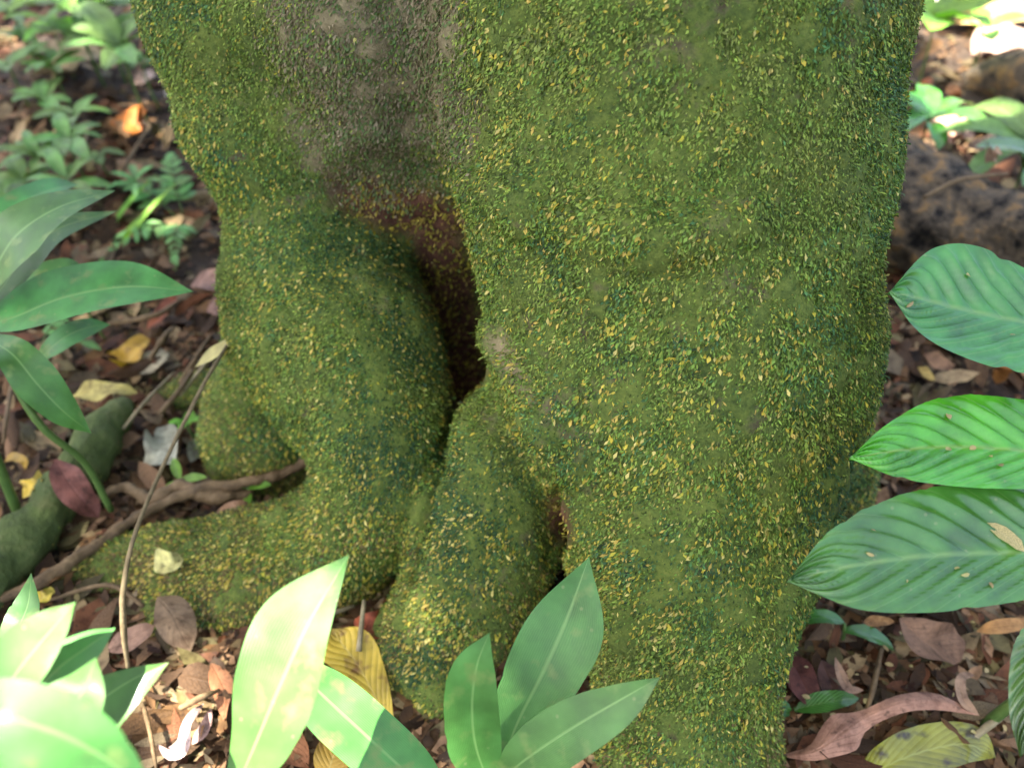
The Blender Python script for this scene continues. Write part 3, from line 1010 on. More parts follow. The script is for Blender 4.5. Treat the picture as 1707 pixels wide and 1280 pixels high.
# clump at the edge above it
b4 = P(-60, 600, 1.0)
gD = thing("ginger_plant", (b4[0], b4[1], 0), "ginger clump arching narrow blades over the dead leaves by the green branch", "plant")
link("stem", tube_mesh("stem", [(b4[0] - .03, b4[1], -0.02), P(-50, 640, 1.0), P(-35, 540, 0.97)], [0.006, 0.006, 0.004], 12, 8), M_STEM, gD)
traced_leaf("leaf", [(-40, 545, .97), (20, 530, .965), (110, 495, .96), (215, 478, .96), (322, 486, .965)],
            [8, 34, 46, 42, 0], [8, 26, 38, 34, 0], M_GINGER, gD, (0.0, -0.2, 1), fold=0.08, wav=0.05, seed=22)
traced_leaf("leaf", [(-50, 520, .98), (-10, 450, .96), (30, 390, .95), (100, 345, .96), (192, 318, .99)],
            [10, 32, 40, 26, 0], [10, 34, 44, 28, 0], M_GINGER, gD, (-0.1, -0.3, 1), fold=0.08, wav=0.05, seed=23)
traced_leaf("leaf", [(-40, 540, 1.0), (10, 470, 1.0), (45, 420, 1.0), (100, 380, 1.02), (195, 352, 1.05)],
            [8, 22, 28, 20, 0], [8, 26, 32, 22, 0], M_GINGER, gD, (0.0, -0.3, 1), fold=0.1, wav=0.05, seed=24)
traced_leaf("leaf", [(-30, 560, .95), (20, 590, .93), (62, 640, .93), (105, 685, .94), (152, 722, .96)],
            [8, 30, 38, 28, 0], [8, 30, 36, 26, 0], M_GINGER, gD, (0.2, -0.2, 1), fold=0.06, wav=0.1, seed=25)
traced_leaf("leaf", [(62, 604, 1.05), (85, 580, 1.04), (115, 558, 1.04), (150, 545, 1.05), (184, 541, 1.06)],
            [4, 14, 18, 14, 0], [4, 16, 20, 16, 0], M_GINGER, gD, (0.1, -0.3, 1), fold=0.1, seed=26)
traced_leaf("leaf", [(-30, 500, 1.1), (10, 490, 1.1), (60, 462, 1.1), (110, 445, 1.11), (140, 446, 1.12)],
            [6, 16, 18, 14, 0], [6, 16, 18, 12, 0], M_GINGER, gD, (0.1, -0.3, 1), seed=27)
traced_leaf("leaf", [(-60, 420, 1.1), (-20, 370, 1.1), (40, 335, 1.12), (90, 315, 1.15), (130, 308, 1.18)],
            [6, 18, 22, 16, 0], [6, 18, 22, 16, 0], M_GINGER, gD, (0.1, -0.3, 1), seed=28)
link("stem", tube_mesh("stem", [P(-30, 545, .97), P(60, 700, 1.0), P(140, 770, 1.06), P(185, 850, 1.12)], [0.003, 0.004, 0.004, 0.004], 16, 6), M_STEM, gD)

# ------------------------------------------------------------------ branches, log, stems
br = thing("mossy_branch", PG(90, 850), "thick green mossy branch lying broken in the leaf litter", "branch")
bm_ = tube_mesh("limb", [PG(205, 672, 0.02), PG(178, 715, 0.022), PG(125, 795, 0.018), PG(45, 895, 0.016), PG(-90, 1040, 0.015)],
                [0.012, 0.027, 0.028, 0.029, 0.03], 70, 18, 0.34, 3)
link("limb", bm_, M_GBRANCH, br)
moss_on(bm_, 9000, br, 0.05, 0.0045)
rt = thing("surface_root", PG(320, 815), "thin brown root winding from the mossy buttress across the litter", "root")
link("root", tube_mesh("root", [PY(560, 730, .82), PG(500, 775, .035), PG(430, 800, .03), PG(330, 818, .025), PG(250, 850, .02), PG(150, 915, .02), PG(60, 972, .02), PG(-60, 1020, .01)],
                       [0.008, 0.007, 0.006, 0.008, 0.006, 0.007, 0.007, 0.006], 90, 10, 0.4, 5), M_TWIG, rt)
rt2 = tag(link("surface_root", tube_mesh("surface_root", [PG(420, 822, .01), PG(360, 826, .022), PG(300, 812, .02), PG(255, 830, .018), PG(200, 812, .012), PG(150, 842, .0)],
                                     [0.006, 0.010, 0.009, 0.008, 0.006, 0.004], 50, 10, 0.4, 8), M_TWIG), "dark knobbly root half buried beside the mossy buttress toe", "root")
vine = thing("dry_vine", PG(213, 1115), "thin pale dry vine leaning from the trunk down to the litter", "vine")
vm = tube_mesh("stem", [PY(402, 530, .86), P(385, 565, 1.06), P(340, 640, 1.0), P(275, 770, .97), P(225, 890, .93), P(206, 980, .92), P(206, 1050, .93), P(214, 1116, .95)],
               [0.0018, 0.0019, 0.0021, 0.0021, 0.0023, 0.0028, 0.0032, 0.002], 60, 8, 0.12, 2)
link("stem", vm, rough_material("vine_bark", [(0.3, (0.09, 0.065, 0.03)), (0.6, (0.2, 0.155, 0.08)), (0.8, (0.33, 0.27, 0.17))], 60, 0.6, 0.002, 0.7), vine)
traced_leaf("leaf", [(388, 562, 1.05), (370, 578, 1.05), (350, 594, 1.06), (325, 612, 1.07)], [2, 8, 9, 0], [2, 8, 9, 0], M_PETAL, vine, n=14, m=6)

lg = thing("rotten_log", PG(1620, 360), "dark rotten log with orange decay lying behind the trunk", "log")
lm = tube_mesh("log", [PG(1430, 305, .06), PG(1530, 350, .07), PG(1640, 395, .075), PG(1800, 450, .075), PG(2000, 520, .06)], [0.08, 0.095, 0.092, 0.085, 0.06], 160, 48, 0.42, 7)
link("log", lm, M_LOG, lg)
link("branch_stub", tube_mesh("branch_stub", [PG(1580, 300, .08), PG(1630, 315, .11), PG(1690, 345, .12), PG(1780, 365, .1)], [0.012, 0.02, 0.018, 0.012], 24, 10, 0.3, 9), M_LOG, lg)
tag(link("rotten_log", tube_mesh("rotten_log", [PG(1610, 150, .0), PG(1670, 135, .03), PG(1740, 150, .05), PG(1850, 175, .06)], [0.03, 0.05, 0.07, 0.07], 50, 20, 0.25, 12), M_LOG),
    "grey rotten log beyond the orange-streaked one", "log")

# ------------------------------------------------------------------ seedlings
def seedling(label, px, py, h, n_leaf, L, W, mat, seed, group="seedlings in the leaf litter", droop=0.5, rise=0.25, kind='oval', rot=0.0):
    """whorl of leaves; (px, py) is where the whorl's heart is seen"""
    r = random.Random(seed)
    q = PG(px, py, h)
    z0 = float(gz(q[0], q[1]))
    t = thing("seedling", (q[0], q[1], z0), label, "seedling", group)
    link("stem", tube_mesh("stem", [(q[0] + 0.01, q[1] + 0.01, z0 - 0.01), (q[0] + 0.004, q[1], (z0 + h) / 2), (q[0], q[1], h)], [0.0025, 0.002, 0.0018], 8, 6), M_STEM, t)
    me = None
    for k in range(n_leaf):
        if k % 3 == 0:
            me = leaf_mesh("leaf", L, W, kind, droop + r.uniform(-.15, .25), 0.22, 12, 6, 0, 0.08, seed + k, 6)
        o = link("leaf", me, mat, None)
        o.parent = t
        o.matrix_parent_inverse.identity()
        o.location = (0, 0, h - z0 + r.uniform(-0.012, 0.004))
        s = r.uniform(0.72, 1.1)
        o.scale = (s, s, s)
        o.rotation_euler = (r.uniform(-.25, .25), -rise + r.uniform(-.25, .25), rot + 2 * math.pi * k / n_leaf + r.uniform(-.3, .3))
    return t


seedling("tall pale green seedling with broad leaves touching the edge of the trunk", 200, 75, 0.16, 8, 0.12, 0.046, M_SEED, 1, None)
seedling("small pale green seedling with narrow leaves beside the orange dead leaf", 112, 232, 0.10, 8, 0.085, 0.03, M_SEED, 2, None)
seedling("low green seedling at the foot of the tall pale one", 68, 165, 0.07, 6, 0.08, 0.03, M_SEED, 3, None)
seedling("bright yellow-green seedling with hanging leaves above the tan leaf", 118, 8, 0.16, 5, 0.13, 0.05, M_SEED2, 4, None, droop=0.9)
seedling("sparse green seedling near the sunlit litter", 40, 60, 0.08, 6, 0.09, 0.032, M_SEED, 5, None)
seedling("low seedling hidden under the arching ginger blades", 40, 300, 0.06, 6, 0.08, 0.034, M_SEED, 6, None)
seedling("dark green seedling growing between the trunk and the log", 1548, 195, 0.13, 8, 0.125, 0.05, M_BROAD, 7, None, droop=0.9)
seedling("bright lime seedling in the sunlit litter beyond the logs", 1640, 50, 0.12, 4, 0.11, 0.05, M_SEED2, 8, None)
seedling("lime green seedling peeping round the edge of the trunk", 1560, 32, 0.2, 6, 0.16, 0.065, M_SEED2, 9, None)
seedling("dull green seedling with drooping leaves above the rotten log", 1720, 235, 0.14, 7, 0.15, 0.055, M_SEED, 10, None, droop=0.7)
seedling("pale green seedling beside the sun-bleached litter", 15, 110, 0.09, 7, 0.10, 0.036, M_SEED, 21, None)
seedling("broad leaved green seedling behind the tall pale one", 165, 12, 0.17, 7, 0.13, 0.05, M_SEED, 22, None)
seedling("small green seedling on the dark litter below the orange leaf", 165, 262, 0.05, 5, 0.05, 0.022, M_SEED, 23, None)
seedling("green seedling with broad leaves under the arching ginger blades", 20, 345, 0.10, 7, 0.10, 0.042, M_SEED, 24, None)
seedling("slim green seedling beside the low one", 120, 190, 0.08, 5, 0.07, 0.026, M_SEED, 25, None)
seedling("narrow leaved seedling beneath the broad leaved green one", 140, 60, 0.12, 9, 0.10, 0.026, M_SEED, 31, None)
seedling("narrow leaved seedling in front of the sparse one", 85, 105, 0.10, 9, 0.085, 0.022, M_SEED, 32, None)
seedling("thin leaved seedling over the sun-bleached litter", 20, 20, 0.12, 8, 0.11, 0.03, M_SEED, 33, None)
seedling("bright thin leaved seedling beside the yellow-green hanging one", 85, 40, 0.12, 7, 0.10, 0.03, M_SEED2, 34, None, droop=0.8)
seedling("spidery green seedling before the small pale one", 62, 255, 0.08, 9, 0.08, 0.02, M_SEED, 35, None)
seedling("thin leaved seedling between the orange leaf and the trunk", 235, 105, 0.10, 7, 0.085, 0.024, M_SEED, 36, None)
seedling("spidery seedling at the back of the ginger clump", 110, 300, 0.08, 8, 0.08, 0.024, M_SEED, 37, None)
seedling("thin leaved seedling beside the fern", 225, 300, 0.05, 6, 0.06, 0.016, M_FERN, 38, None)
seedling("dark leaved seedling overhanging the rotten log", 1745, 290, 0.13, 6, 0.13, 0.06, M_BROAD, 11, None, droop=0.6)
seedling("tiny seedling pressed against the small mossy toe root", 310, 705, 0.02, 4, 0.03, 0.015, M_SEED2, 12, None)
seedling("tiny bright seedling growing beside the knobbly root", 412, 812, 0.02, 4, 0.035, 0.014, M_SEED2, 13, None)
seedling("tiny seedling sprouting at the front of the thin winding root", 300, 800, 0.02, 3, 0.04, 0.013, M_SEED2, 14, None)
seedling("dark seedling tucked under the sapling leaves by the column root", 1408, 1040, 0.04, 2, 0.06, 0.022, M_BROAD, 15, None, droop=0.6)
seedling("dark seedling pressed to the foot of the column root", 1325, 1180, 0.02, 2, 0.075, 0.026, M_BROAD, 16, None, droop=0.4)
seedling("pale seedling under the tip of the arching blade", 140, 505, 0.05, 5, 0.06, 0.025, M_SEED, 17, None)


def fern(label, px, py, h, fronds, seed):
    r = random.Random(seed)
    q = PG(px, py, h)
    z0 = float(gz(q[0], q[1]))
    t = thing("fern", (q[0], q[1], z0), label, "fern")
    pin = [leaf_mesh("pinna", 0.034, 0.014, 'lance', 0.3, 0.15, 8, 4, 0, 0.1, seed + i) for i in range(3)]
    for az, L, el in fronds:
        rc = tube_mesh("frond", [(0, 0, 0), (L * .35, 0, L * .22), (L * .7, 0, L * .26), (L, 0, L * .16)], [0.0012, 0.001, 0.0008, 0.0004], 14, 5)
        f = link("frond", rc, M_STEM)
        f.parent = t
        f.location = (0, 0, 0.0)
        f.rotation_euler = (0, -el, az)
        cpts = catmull([(0, 0, 0), (L * .35, 0, L * .22), (L * .7, 0, L * .26), (L, 0, L * .16)], 20)
        for k in range(9):
            c = cpts[5 + int(k * 14 / 8.5)]
            sc = L / 0.14 * (1.15 - 0.085 * k)
            for sgn in (-1, 1):
                o = link("pinna", r.choice(pin), M_FERN)
                o.parent = f
                o.location = c
                o.scale = (sc, sc, sc)
                o.rotation_euler = (r.uniform(-.2, .2), r.uniform(-.1, .3), sgn * (1.05 - 0.05 * k) + r.uniform(-.12, .12))
        o = link("pinna", pin[0], M_FERN)
        o.parent = f
        o.location = cpts[-1]
        o.rotation_euler = (0, 0.5, 0)
    return t


fern("light green fern with toothed fronds at the edge of the trunk", 300, 345, 0.02, [(-2.3, 0.14, 0.0), (2.6, 0.16, 0.1), (-1.4, 0.13, 0.1), (1.9, 0.15, 0.3)], 3)
fern("tiny fern among the blades of the ginger clump", 50, 548, 0.02, [(-0.2, 0.08, 0.2), (0.9, 0.08, 0.2)], 5)
for i, (a, b, c, d) in enumerate([(190, 372, 262, 290), (205, 405, 248, 350), (218, 390, 300, 300)]):
    tag(traced_leaf("grass_blade", [(*q, project(PG(*q, z))[2]) for q, z in (((a, b), 0.0), (((a + c) / 2 - 6, (b + d) / 2), 0.04), ((c, d), 0.05))],
                    [4, 4, 0], [4, 4, 0], M_SEED2, n=16, m=4), "thin bright grass blade leaning beside the fern", "grass blade", "grass blades by the fern")

# ------------------------------------------------------------------ fallen leaves that can be told apart
BRW = dict(dark=(0.10, 0.057, 0.028), red=(0.2, 0.085, 0.04), brown=(0.25, 0.14, 0.06), pink=(0.43, 0.26, 0.14), grey=(0.26, 0.2, 0.115), tan=(0.45, 0.33, 0.17),
           orange=(0.5, 0.17, 0.03), pale=(0.5, 0.45, 0.3), olive=(0.2, 0.17, 0.07))


def fallen(label, pts, w, col=None, mat=None, zs=None, group=None, curl=0.0, fold=0.15, wav=0.1, seed=0, up=(0, -0.1, 1), prof=OVAL):
    n = len(pts)
    zs = zs or [0.014] * n
    mid = []
    for (a, b), z in zip(pts, zs):
        q = PG(a, b, 0.0)
        q = PG(a, b, float(gz(q[0], q[1])) + 0.008 + z)
        mid.append((a, b, project(q)[2]))
    wl = prof(w) if not isinstance(w, tuple) else list(w[0])
    wr = prof(w) if not isinstance(w, tuple) else list(w[1])
    o = traced_leaf("fallen_leaf", mid, wl, wr, mat or M_LITTER, None, up, 22, 8, fold, 0, 0, wav, 0, seed, curl, BRW.get(col) if isinstance(col, str) else col)
    return tag(o, label, "leaf", group)


fallen("glowing orange leaf curled over a brown one in the litter", [(182, 205), (205, 188), (228, 176), (245, 182)], 14, 'orange', zs=[.02, .04, .05, .03], fold=-.5)
fallen("brown leaf arched like a bridge under the glowing orange leaf", [(170, 212), (195, 200), (220, 208), (240, 222)], 18, 'brown', zs=[.0, .03, .03, .01], fold=-.4)
fallen("broad tan dead leaf under the tall pale seedling", [(88, 132), (112, 108), (140, 92), (172, 92)], 20, 'tan', zs=[.0, .03, .05, .04])
fallen("small sunlit pinkish white leaf between seedling and trunk", [(225, 140), (240, 130), (258, 125)], 10, (0.7, 0.5, 0.4), zs=[.02, .04, .04])
fallen("white dry leaf standing against the edge of the trunk", [(277, 165), (283, 140), (276, 122)], 7, (0.62, 0.6, 0.55), zs=[.0, .03, .06])
fallen("tan dead leaf standing upright near the trunk", [(275, 250), (282, 222), (287, 200)], 7, 'tan', zs=[0, .03, .05])
fallen("bright yellow leaf curled in the litter above the branch", [(206, 615), (218, 597), (232, 578), (250, 566)], 17, None, M_YELLOW, [.0, .02, .03, .03], fold=.4)
fallen("pale tan leaf lying beside the curled yellow one", [(215, 622), (240, 610), (262, 598), (282, 590)], 16, 'pale', zs=[.01, .02, .02, .015])
fallen("long yellow-green leaf trailing over the broken branch", [(115, 664), (150, 655), (190, 648), (230, 655)], 13, (0.5, 0.44, 0.14), zs=[.03, .05, .06, .05], wav=.3)
fallen("grey-green rumpled leaf in the hollow before the mossy toe", [(240, 775), (262, 755), (275, 730), (262, 712)], 26, (0.42, 0.43, 0.33), wav=.35, zs=[.02, .03, .02, .02])
fallen("grey-green torn leaf beside the rumpled one", [(318, 770), (330, 745), (342, 718)], 15, (0.33, 0.33, 0.25), wav=.25)
fallen("small yellow leaf bent by the mossy branch", [(8, 770), (24, 762), (40, 768), (42, 782)], 7, None, M_YELLOW, [.01, .02, .02, .01])
fallen("golden yellow leaf wedged beside the mossy branch", [(38, 830), (50, 818), (62, 805), (74, 797)], 11, None, M_YELLOW, [.03, .03, .04, .03], fold=.3)
fallen("small yellow and green leaf at the end of the thin root", [(62, 1002), (76, 993), (92, 985)], 10, None, M_YELLOW, [.04, .05, .04])
fallen("pale lemon leaf folded on top of the mossy root", [(258, 952), (275, 944), (290, 940), (306, 932)], 20, (0.68, 0.66, 0.26), zs=[.055, .06, .065, .06], fold=.5, prof=LANCE)
fallen("broad brown leaf propped against the root toe", [(262, 995), (285, 1020), (300, 1050), (318, 1085)], 34, (0.3, 0.21, 0.13), zs=[.06, .05, .03, .01], fold=-.2)
fallen("tan curled leaf lying below the pale vine tip", [(178, 1085), (205, 1072), (235, 1055), (258, 1042)], 17, (0.36, 0.22, 0.15), zs=[.01, .02, .03, .03])
fallen("rusty brown leaf tucked beside the sunlit blade", [(352, 1105), (368, 1135), (378, 1165), (372, 1200)], 20, (0.42, 0.19, 0.09), zs=[.04, .03, .02, .01])
fallen("orange-brown leaf lying beneath the sunlit blade", [(430, 1240), (455, 1225), (480, 1240), (515, 1280)], 34, (0.46, 0.2, 0.09), zs=[.01, .02, .02, .01], curl=.3)
fallen("tan curled leaf resting on the long mossy root", [(358, 858), (378, 850), (395, 842), (415, 838)], 9, (0.4, 0.24, 0.14), zs=[.05, .05, .055, .05])
fallen("large yellow leaf with a dark spotted tip between the roots", [(652, 1215), (625, 1160), (598, 1110), (572, 1075), (552, 1048)], ([6, 24, 34, 36, 40, 0], [6, 24, 36, 44, 34, 0]), None, M_YELLOW, [.01, .02, .03, .04, .04], fold=.2, seed=4)
tag(link("twig", tube_mesh("twig", [PG(598, 1085, .05), PG(602, 1045, .06), PG(607, 1000, .07)], [0.003, 0.0026, 0.002], 10, 6), M_PALE), "pale leaf stalk standing up from the large yellow leaf", "twig")
fallen("second yellow leaf lying below the dark green blade", [(545, 1300), (552, 1270), (565, 1240), (585, 1225)], 30, None, M_YELLOW, [.01, .02, .02, .01])
fallen("glossy red-brown leaf curled in the gap between the roots", [(598, 1062), (618, 1050), (638, 1042), (655, 1028)], 22, (0.36, 0.1, 0.05), zs=[.02, .035, .035, .02], fold=.5)
fallen("long pinkish-brown curled leaf below the sapling", [(1308, 1258), (1360, 1250), (1410, 1215), (1440, 1195), (1500, 1170), (1560, 1165), (1632, 1192)],
       ([3, 18, 36, 14, 16, 15, 0], [3, 16, 34, 18, 16, 14, 0]), (0.45, 0.25, 0.17), zs=[.02, .04, .05, .05, .06, .05, .03], fold=-.5, wav=.12)
fallen("yellow-green leaf spotted brown lying under the pinkish one", [(1420, 1310), (1480, 1275), (1545, 1250), (1610, 1240), (1660, 1262)], 42, None, M_YGREEN, [.01, .02, .02, .02, .01])
fallen("brown folded leaf behind the lowest oval sapling leaf", [(1500, 1030), (1535, 1065), (1570, 1085), (1602, 1102)], 32, (0.26, 0.15, 0.09), zs=[.06, .05, .03, .01], fold=.35)
fallen("orange-tan leaf edge showing under the oval sapling leaf", [(1438, 1038), (1460, 1035), (1492, 1036)], 9, (0.5, 0.27, 0.1), zs=[.05, .05, .05])
fallen("orange-tan narrow leaf lying at the sapling foot", [(1628, 1052), (1660, 1045), (1700, 1040), (1730, 1032)], 12, (0.5, 0.27, 0.1), zs=[.04, .05, .05, .04])
fallen("hooked tan strip of dead leaf near the column root", [(1392, 1095), (1402, 1125), (1416, 1148), (1440, 1150)], 8, (0.4, 0.25, 0.16), zs=[.04, .04, .04, .03])
fallen("hooked tan leaf strip beside the long curled leaf", [(1632, 1192), (1605, 1165), (1602, 1130), (1625, 1125)], 9, (0.42, 0.27, 0.17), zs=[.04, .04, .04, .03])
fallen("maroon leaf lying flat by the column root", [(1310, 1090), (1330, 1120), (1345, 1150), (1365, 1180)], 24, (0.16, 0.06, 0.045), zs=[.01, .015, .015, .01])
fallen("dark red-brown leaf half buried by the maroon one", [(1370, 1100), (1385, 1140), (1400, 1180)], 18, (0.14, 0.07, 0.05))
fallen("twisted pinkish white leaf strip below the sunlit blade", [(262, 1240), (285, 1258), (305, 1240), (312, 1205), (340, 1172)], 11, (0.62, 0.46, 0.42), zs=[.03, .03, .04, .04, .02], wav=.4)
fallen("pinkish leaf strip crossing the twisted pale one", [(320, 1240), (340, 1215), (352, 1180)], 9, (0.5, 0.34, 0.3))
fallen("maroon leaf drooping beside the mossy branch", [(92, 765), (112, 800), (135, 830), (165, 862)], 28, (0.22, 0.09, 0.07), zs=[.08, .07, .06, .03], fold=.2, wav=.3)
fallen("big yellow leaf lying in the sunlit litter beyond the logs", [(1590, 38), (1640, 22), (1700, 25), (1760, 40)], 26, (0.62, 0.47, 0.2), zs=[.02, .04, .04, .02])
fallen("sun-bleached white leaf behind the edge of the trunk", [(1545, 25), (1575, 12), (1610, 4), (1640, -6)], 20, (0.66, 0.6, 0.56), zs=[.02, .04, .04, .03])
fallen("large sunlit pink-tan leaf beyond the log", [(1620, 90), (1648, 68), (1690, 70), (1730, 85)], 24, (0.62, 0.42, 0.33), zs=[.02, .05, .05, .03])
fallen("sunlit pink leaf leaning on the dark log", [(1555, 185), (1570, 205), (1585, 225), (1592, 240)], 22, (0.58, 0.36, 0.28), zs=[.05, .06, .05, .03])
fallen("pale pink leaf beside the one leaning on the log", [(1592, 200), (1605, 215), (1622, 230)], 14, (0.58, 0.4, 0.33), zs=[.06, .06, .04])
fallen("rust-orange leaf standing on the bank behind the trunk", [(1590, 170), (1588, 155), (1592, 140)], 13, (0.45, 0.2, 0.08), zs=[.02, .04, .05])
fallen("red-orange scrap of leaf on the bank behind the trunk", [(1536, 150), (1545, 140), (1555, 134)], 8, (0.5, 0.16, 0.06), zs=[.04, .05, .05])
fallen("pinkish leaf resting on the rotten log", [(1612, 245), (1640, 240), (1660, 226)], 10, (0.5, 0.36, 0.28), zs=[.12, .14, .15])
fallen("tan crumpled leaf lying on the rotten log", [(1642, 272), (1655, 262), (1672, 256)], 11, (0.55, 0.38, 0.26), zs=[.18, .2, .21])
fallen("orange leaf standing in the dark behind the sapling", [(1660, 640), (1668, 620), (1672, 600)], 13, (0.5, 0.22, 0.06), zs=[.0, .03, .05])
fallen("brown dead leaf below the uppermost sapling leaf", [(1540, 590), (1565, 605), (1590, 612)], 12, (0.3, 0.17, 0.09), zs=[.02, .03, .03])
fallen("ochre strip of leaf behind the uppermost sapling leaf", [(1530, 612), (1545, 624), (1558, 634)], 7, (0.5, 0.36, 0.1), zs=[.02, .03, .03])
fallen("long pinkish-brown leaf pressed against the mossy lobe", [(318, 478), (350, 470), (385, 462), (405, 455)], 16, (0.32, 0.2, 0.16), zs=[.01, .03, .03, .02])
fallen("pinkish-brown leaf below the one pressed to the lobe", [(345, 520), (370, 512), (405, 505)], 14, (0.36, 0.22, 0.17), zs=[.01, .02, .02])
fallen("reddish curled leaf under the tip of the arching blade", [(245, 550), (265, 530), (285, 505), (296, 497)], 9, (0.32, 0.11, 0.06), zs=[.02, .03, .03, .03], fold=.5)

# ------------------------------------------------------------------ the rest of the leaf litter
LX = np.array([[-200, 215], [0, 225], [180, 300], [330, 345], [430, 385], [500, 400], [570, 390], [640, 350], [780, 345], [860, 340], [1000, 250], [1080, 300], [1160, 600], [1280, 1000]], float)
RX = np.array([[-200, 1520], [0, 1515], [300, 1495], [600, 1480], [780, 1415], [900, 1335], [1000, 1312], [1280, 1300]], float)


def open_ground(px, py):
    return (px < np.interp(py, LX[:, 0], LX[:, 1])) | (px > np.interp(py, RX[:, 0], RX[:, 1]))


shapes = []
for i in range(14):
    shapes.append(leaf_mesh("fallen_leaf", 1.0, random.choice([0.36, 0.42, 0.5, 0.3]), random.choice(['oval', 'lance', 'obov', 'oval']),
                            random.uniform(-0.6, 0.9), random.uniform(-.3, .5), 9, 4, random.choice([0, 0, 0.9, 1.6, -1.2]), random.uniform(.1, .35), i, 0, random.uniform(-1.2, 1.2), 0.12))
KINDS = [("dark", "dark chocolate brown", 0.24), ("red", "reddish brown", 0.18), ("brown", "mid brown", 0.22), ("grey", "dull grey-brown", 0.14),
         ("pink", "pinkish tan", 0.12), ("tan", "pale tan", 0.07), ("olive", "olive brown", 0.03)]
cand = []
r = random.Random(5)
while len(cand) < 300:
    left = r.random() < 0.72
    px = r.uniform(-40, 420) if left else r.uniform(1290, 1740)
    py = r.uniform(-20, 1300)
    if not open_ground(px, py):
        if not (560 < px < 1010 and 1080 < py < 1300 and r.random() < 0.8):
            continue
    q = PG(px, py)
    cand.append((px, py, q))
zf = field(np.array([[c[2][0], c[2][1], 0.015] for c in cand]))
for i, (px, py, q) in enumerate(cand):
    k = r.choices(KINDS, [a[2] for a in KINDS])[0]
    L = r.uniform(0.035, 0.095) * (1.15 if py < 400 else 0.9)
    if zf[i] < 0.012:
        continue
    side = ("behind the trunk near the rotten logs" if (px > 900 and py < 640) else "under the broadleaf sapling" if px > 1200 else
            "around the seedlings beyond the ginger clump" if py < 330 else "between the mossy branch and the buttress" if py < 900 else "around the feet of the ginger shoots")
    o = link("fallen_leaf", r.choice(shapes), M_LITTER)
    o.location = (q[0], q[1], float(gz(q[0], q[1])) + r.uniform(0.008, 0.03))
    s = L
    o.scale = (s, s, s)
    o.rotation_euler = (r.uniform(-.45, .45), r.uniform(-.35, .35), r.uniform(0, 6.28))
    if r.random() < 0.3:
        o.rotation_euler[0] += math.pi
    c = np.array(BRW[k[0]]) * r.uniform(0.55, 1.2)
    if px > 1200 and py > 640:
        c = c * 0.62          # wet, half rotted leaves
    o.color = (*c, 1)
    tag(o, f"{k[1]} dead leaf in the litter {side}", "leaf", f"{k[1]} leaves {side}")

# uncountable crumbs of litter
def litter_mass(name, n, y0, y1, xs, smin, smax, seed):
    g = np.random.default_rng(seed)
    y = y0 + (y1 - y0) * g.random(n) ** 1.3
    x = (g.random(n) * 2 - 1) * (xs[0] + xs[1] * y)
    keep = field(np.stack([x, y, np.full(n, 0.01)], -1)) > -0.01
    x, y = x[keep], y[keep]
    n = len(x)
    z = gz(x, y) + g.uniform(0.0, 0.016, n)
    L = g.uniform(smin, smax, n)
    W = L * g.uniform(0.25, 0.55, n)
    a = g.uniform(0, 6.28, n)
    tl = g.normal(0, 0.3, (n, 2))
    d = np.stack([np.cos(a), np.sin(a), tl[:, 0]], 1)
    s = np.stack([-np.sin(a), np.cos(a), tl[:, 1]], 1)
    c = np.stack([x, y, z], 1)
    up_ = np.array([0, 0, 1.0])
    b = g.uniform(-0.25, 0.35, n)
    def row(u, w, h):
        return c + d * (L * u)[:, None] + s * (W * w)[:, None] + up_ * (L * h * b)[:, None]
    vs = [row(-.5, 0, .0), row(-.2, -.45, .3), row(.2, -.42, .3), row(.5, 0, 0), row(.2, .42, .3), row(-.2, .45, .3), row(-.2, 0, .05), row(.2, 0, .05)]
    v = np.stack(vs, 1).reshape(-1, 3)
    o8 = (np.arange(n) * 8)[:, None]
    f = np.concatenate([o8 + np.array(t) for t in ([0, 1, 6], [0, 6, 5], [1, 2, 7], [1, 7, 6], [6, 7, 4], [6, 4, 5], [2, 3, 7], [7, 3, 4])])
    me = mesh_from(name, v, f, False)
    pal = np.array([BRW[k] for k in ("dark", "dark", "red", "brown", "brown", "grey", "pink", "tan", "olive")])
    col = pal[g.integers(0, 9, n)] * g.uniform(0.3, 1.0, n)[:, None]
    set_col(me, "tint", np.repeat(col, 8, 0))
    return tag(link(name, me, M_LITTER_MASS), "crumbled dead leaves covering the forest soil", "litter", None, "stuff")


litter_mass("leaf_litter", 16000, 0.3, 4.2, (0.6, 0.75), 0.02, 0.075, 1)
litter_mass("litter_flakes", 9000, 0.42, 1.2, (0.45, 0.1), 0.012, 0.04, 3)
litter_mass("litter_crumbs", 26000, 0.3, 2.2, (0.5, 0.55), 0.006, 0.022, 2)

# twigs
TW = [((205, 715), (240, 672), (290, 620), "thin"), ((300, 640), (330, 590), (350, 560), ""), ((180, 540), (260, 525), (300, 500), ""), ((150, 210), (120, 290), (85, 330), ""),
      ((250, 210), (215, 265), (200, 300), ""), ((60, 130), (35, 180), (20, 240), ""), ((360, 590), (340, 610), (300, 660), ""), ((250, 600), (275, 560), (290, 545), ""),
      ((240, 1010), (180, 975), (80, 1000), ""), ((470, 1060), (530, 1030), (590, 1010), ""), ((240, 1180), (250, 1220), (262, 1290), ""), ((300, 1180), (340, 1160), (365, 1150), ""),
      ((1620, 1230), (1660, 1200), (1700, 1165), ""), ((1470, 1080), (1455, 1150), (1440, 1200), ""), ((1540, 330), (1600, 300), (1680, 290), ""), ((130, 60), (180, 30), (230, -10), ""),
      ((20, 640), (10, 700), (5, 740), ""), ((265, 690), (300, 650), (330, 600), ""), ((290, 870), (330, 900), (345, 930), "")]
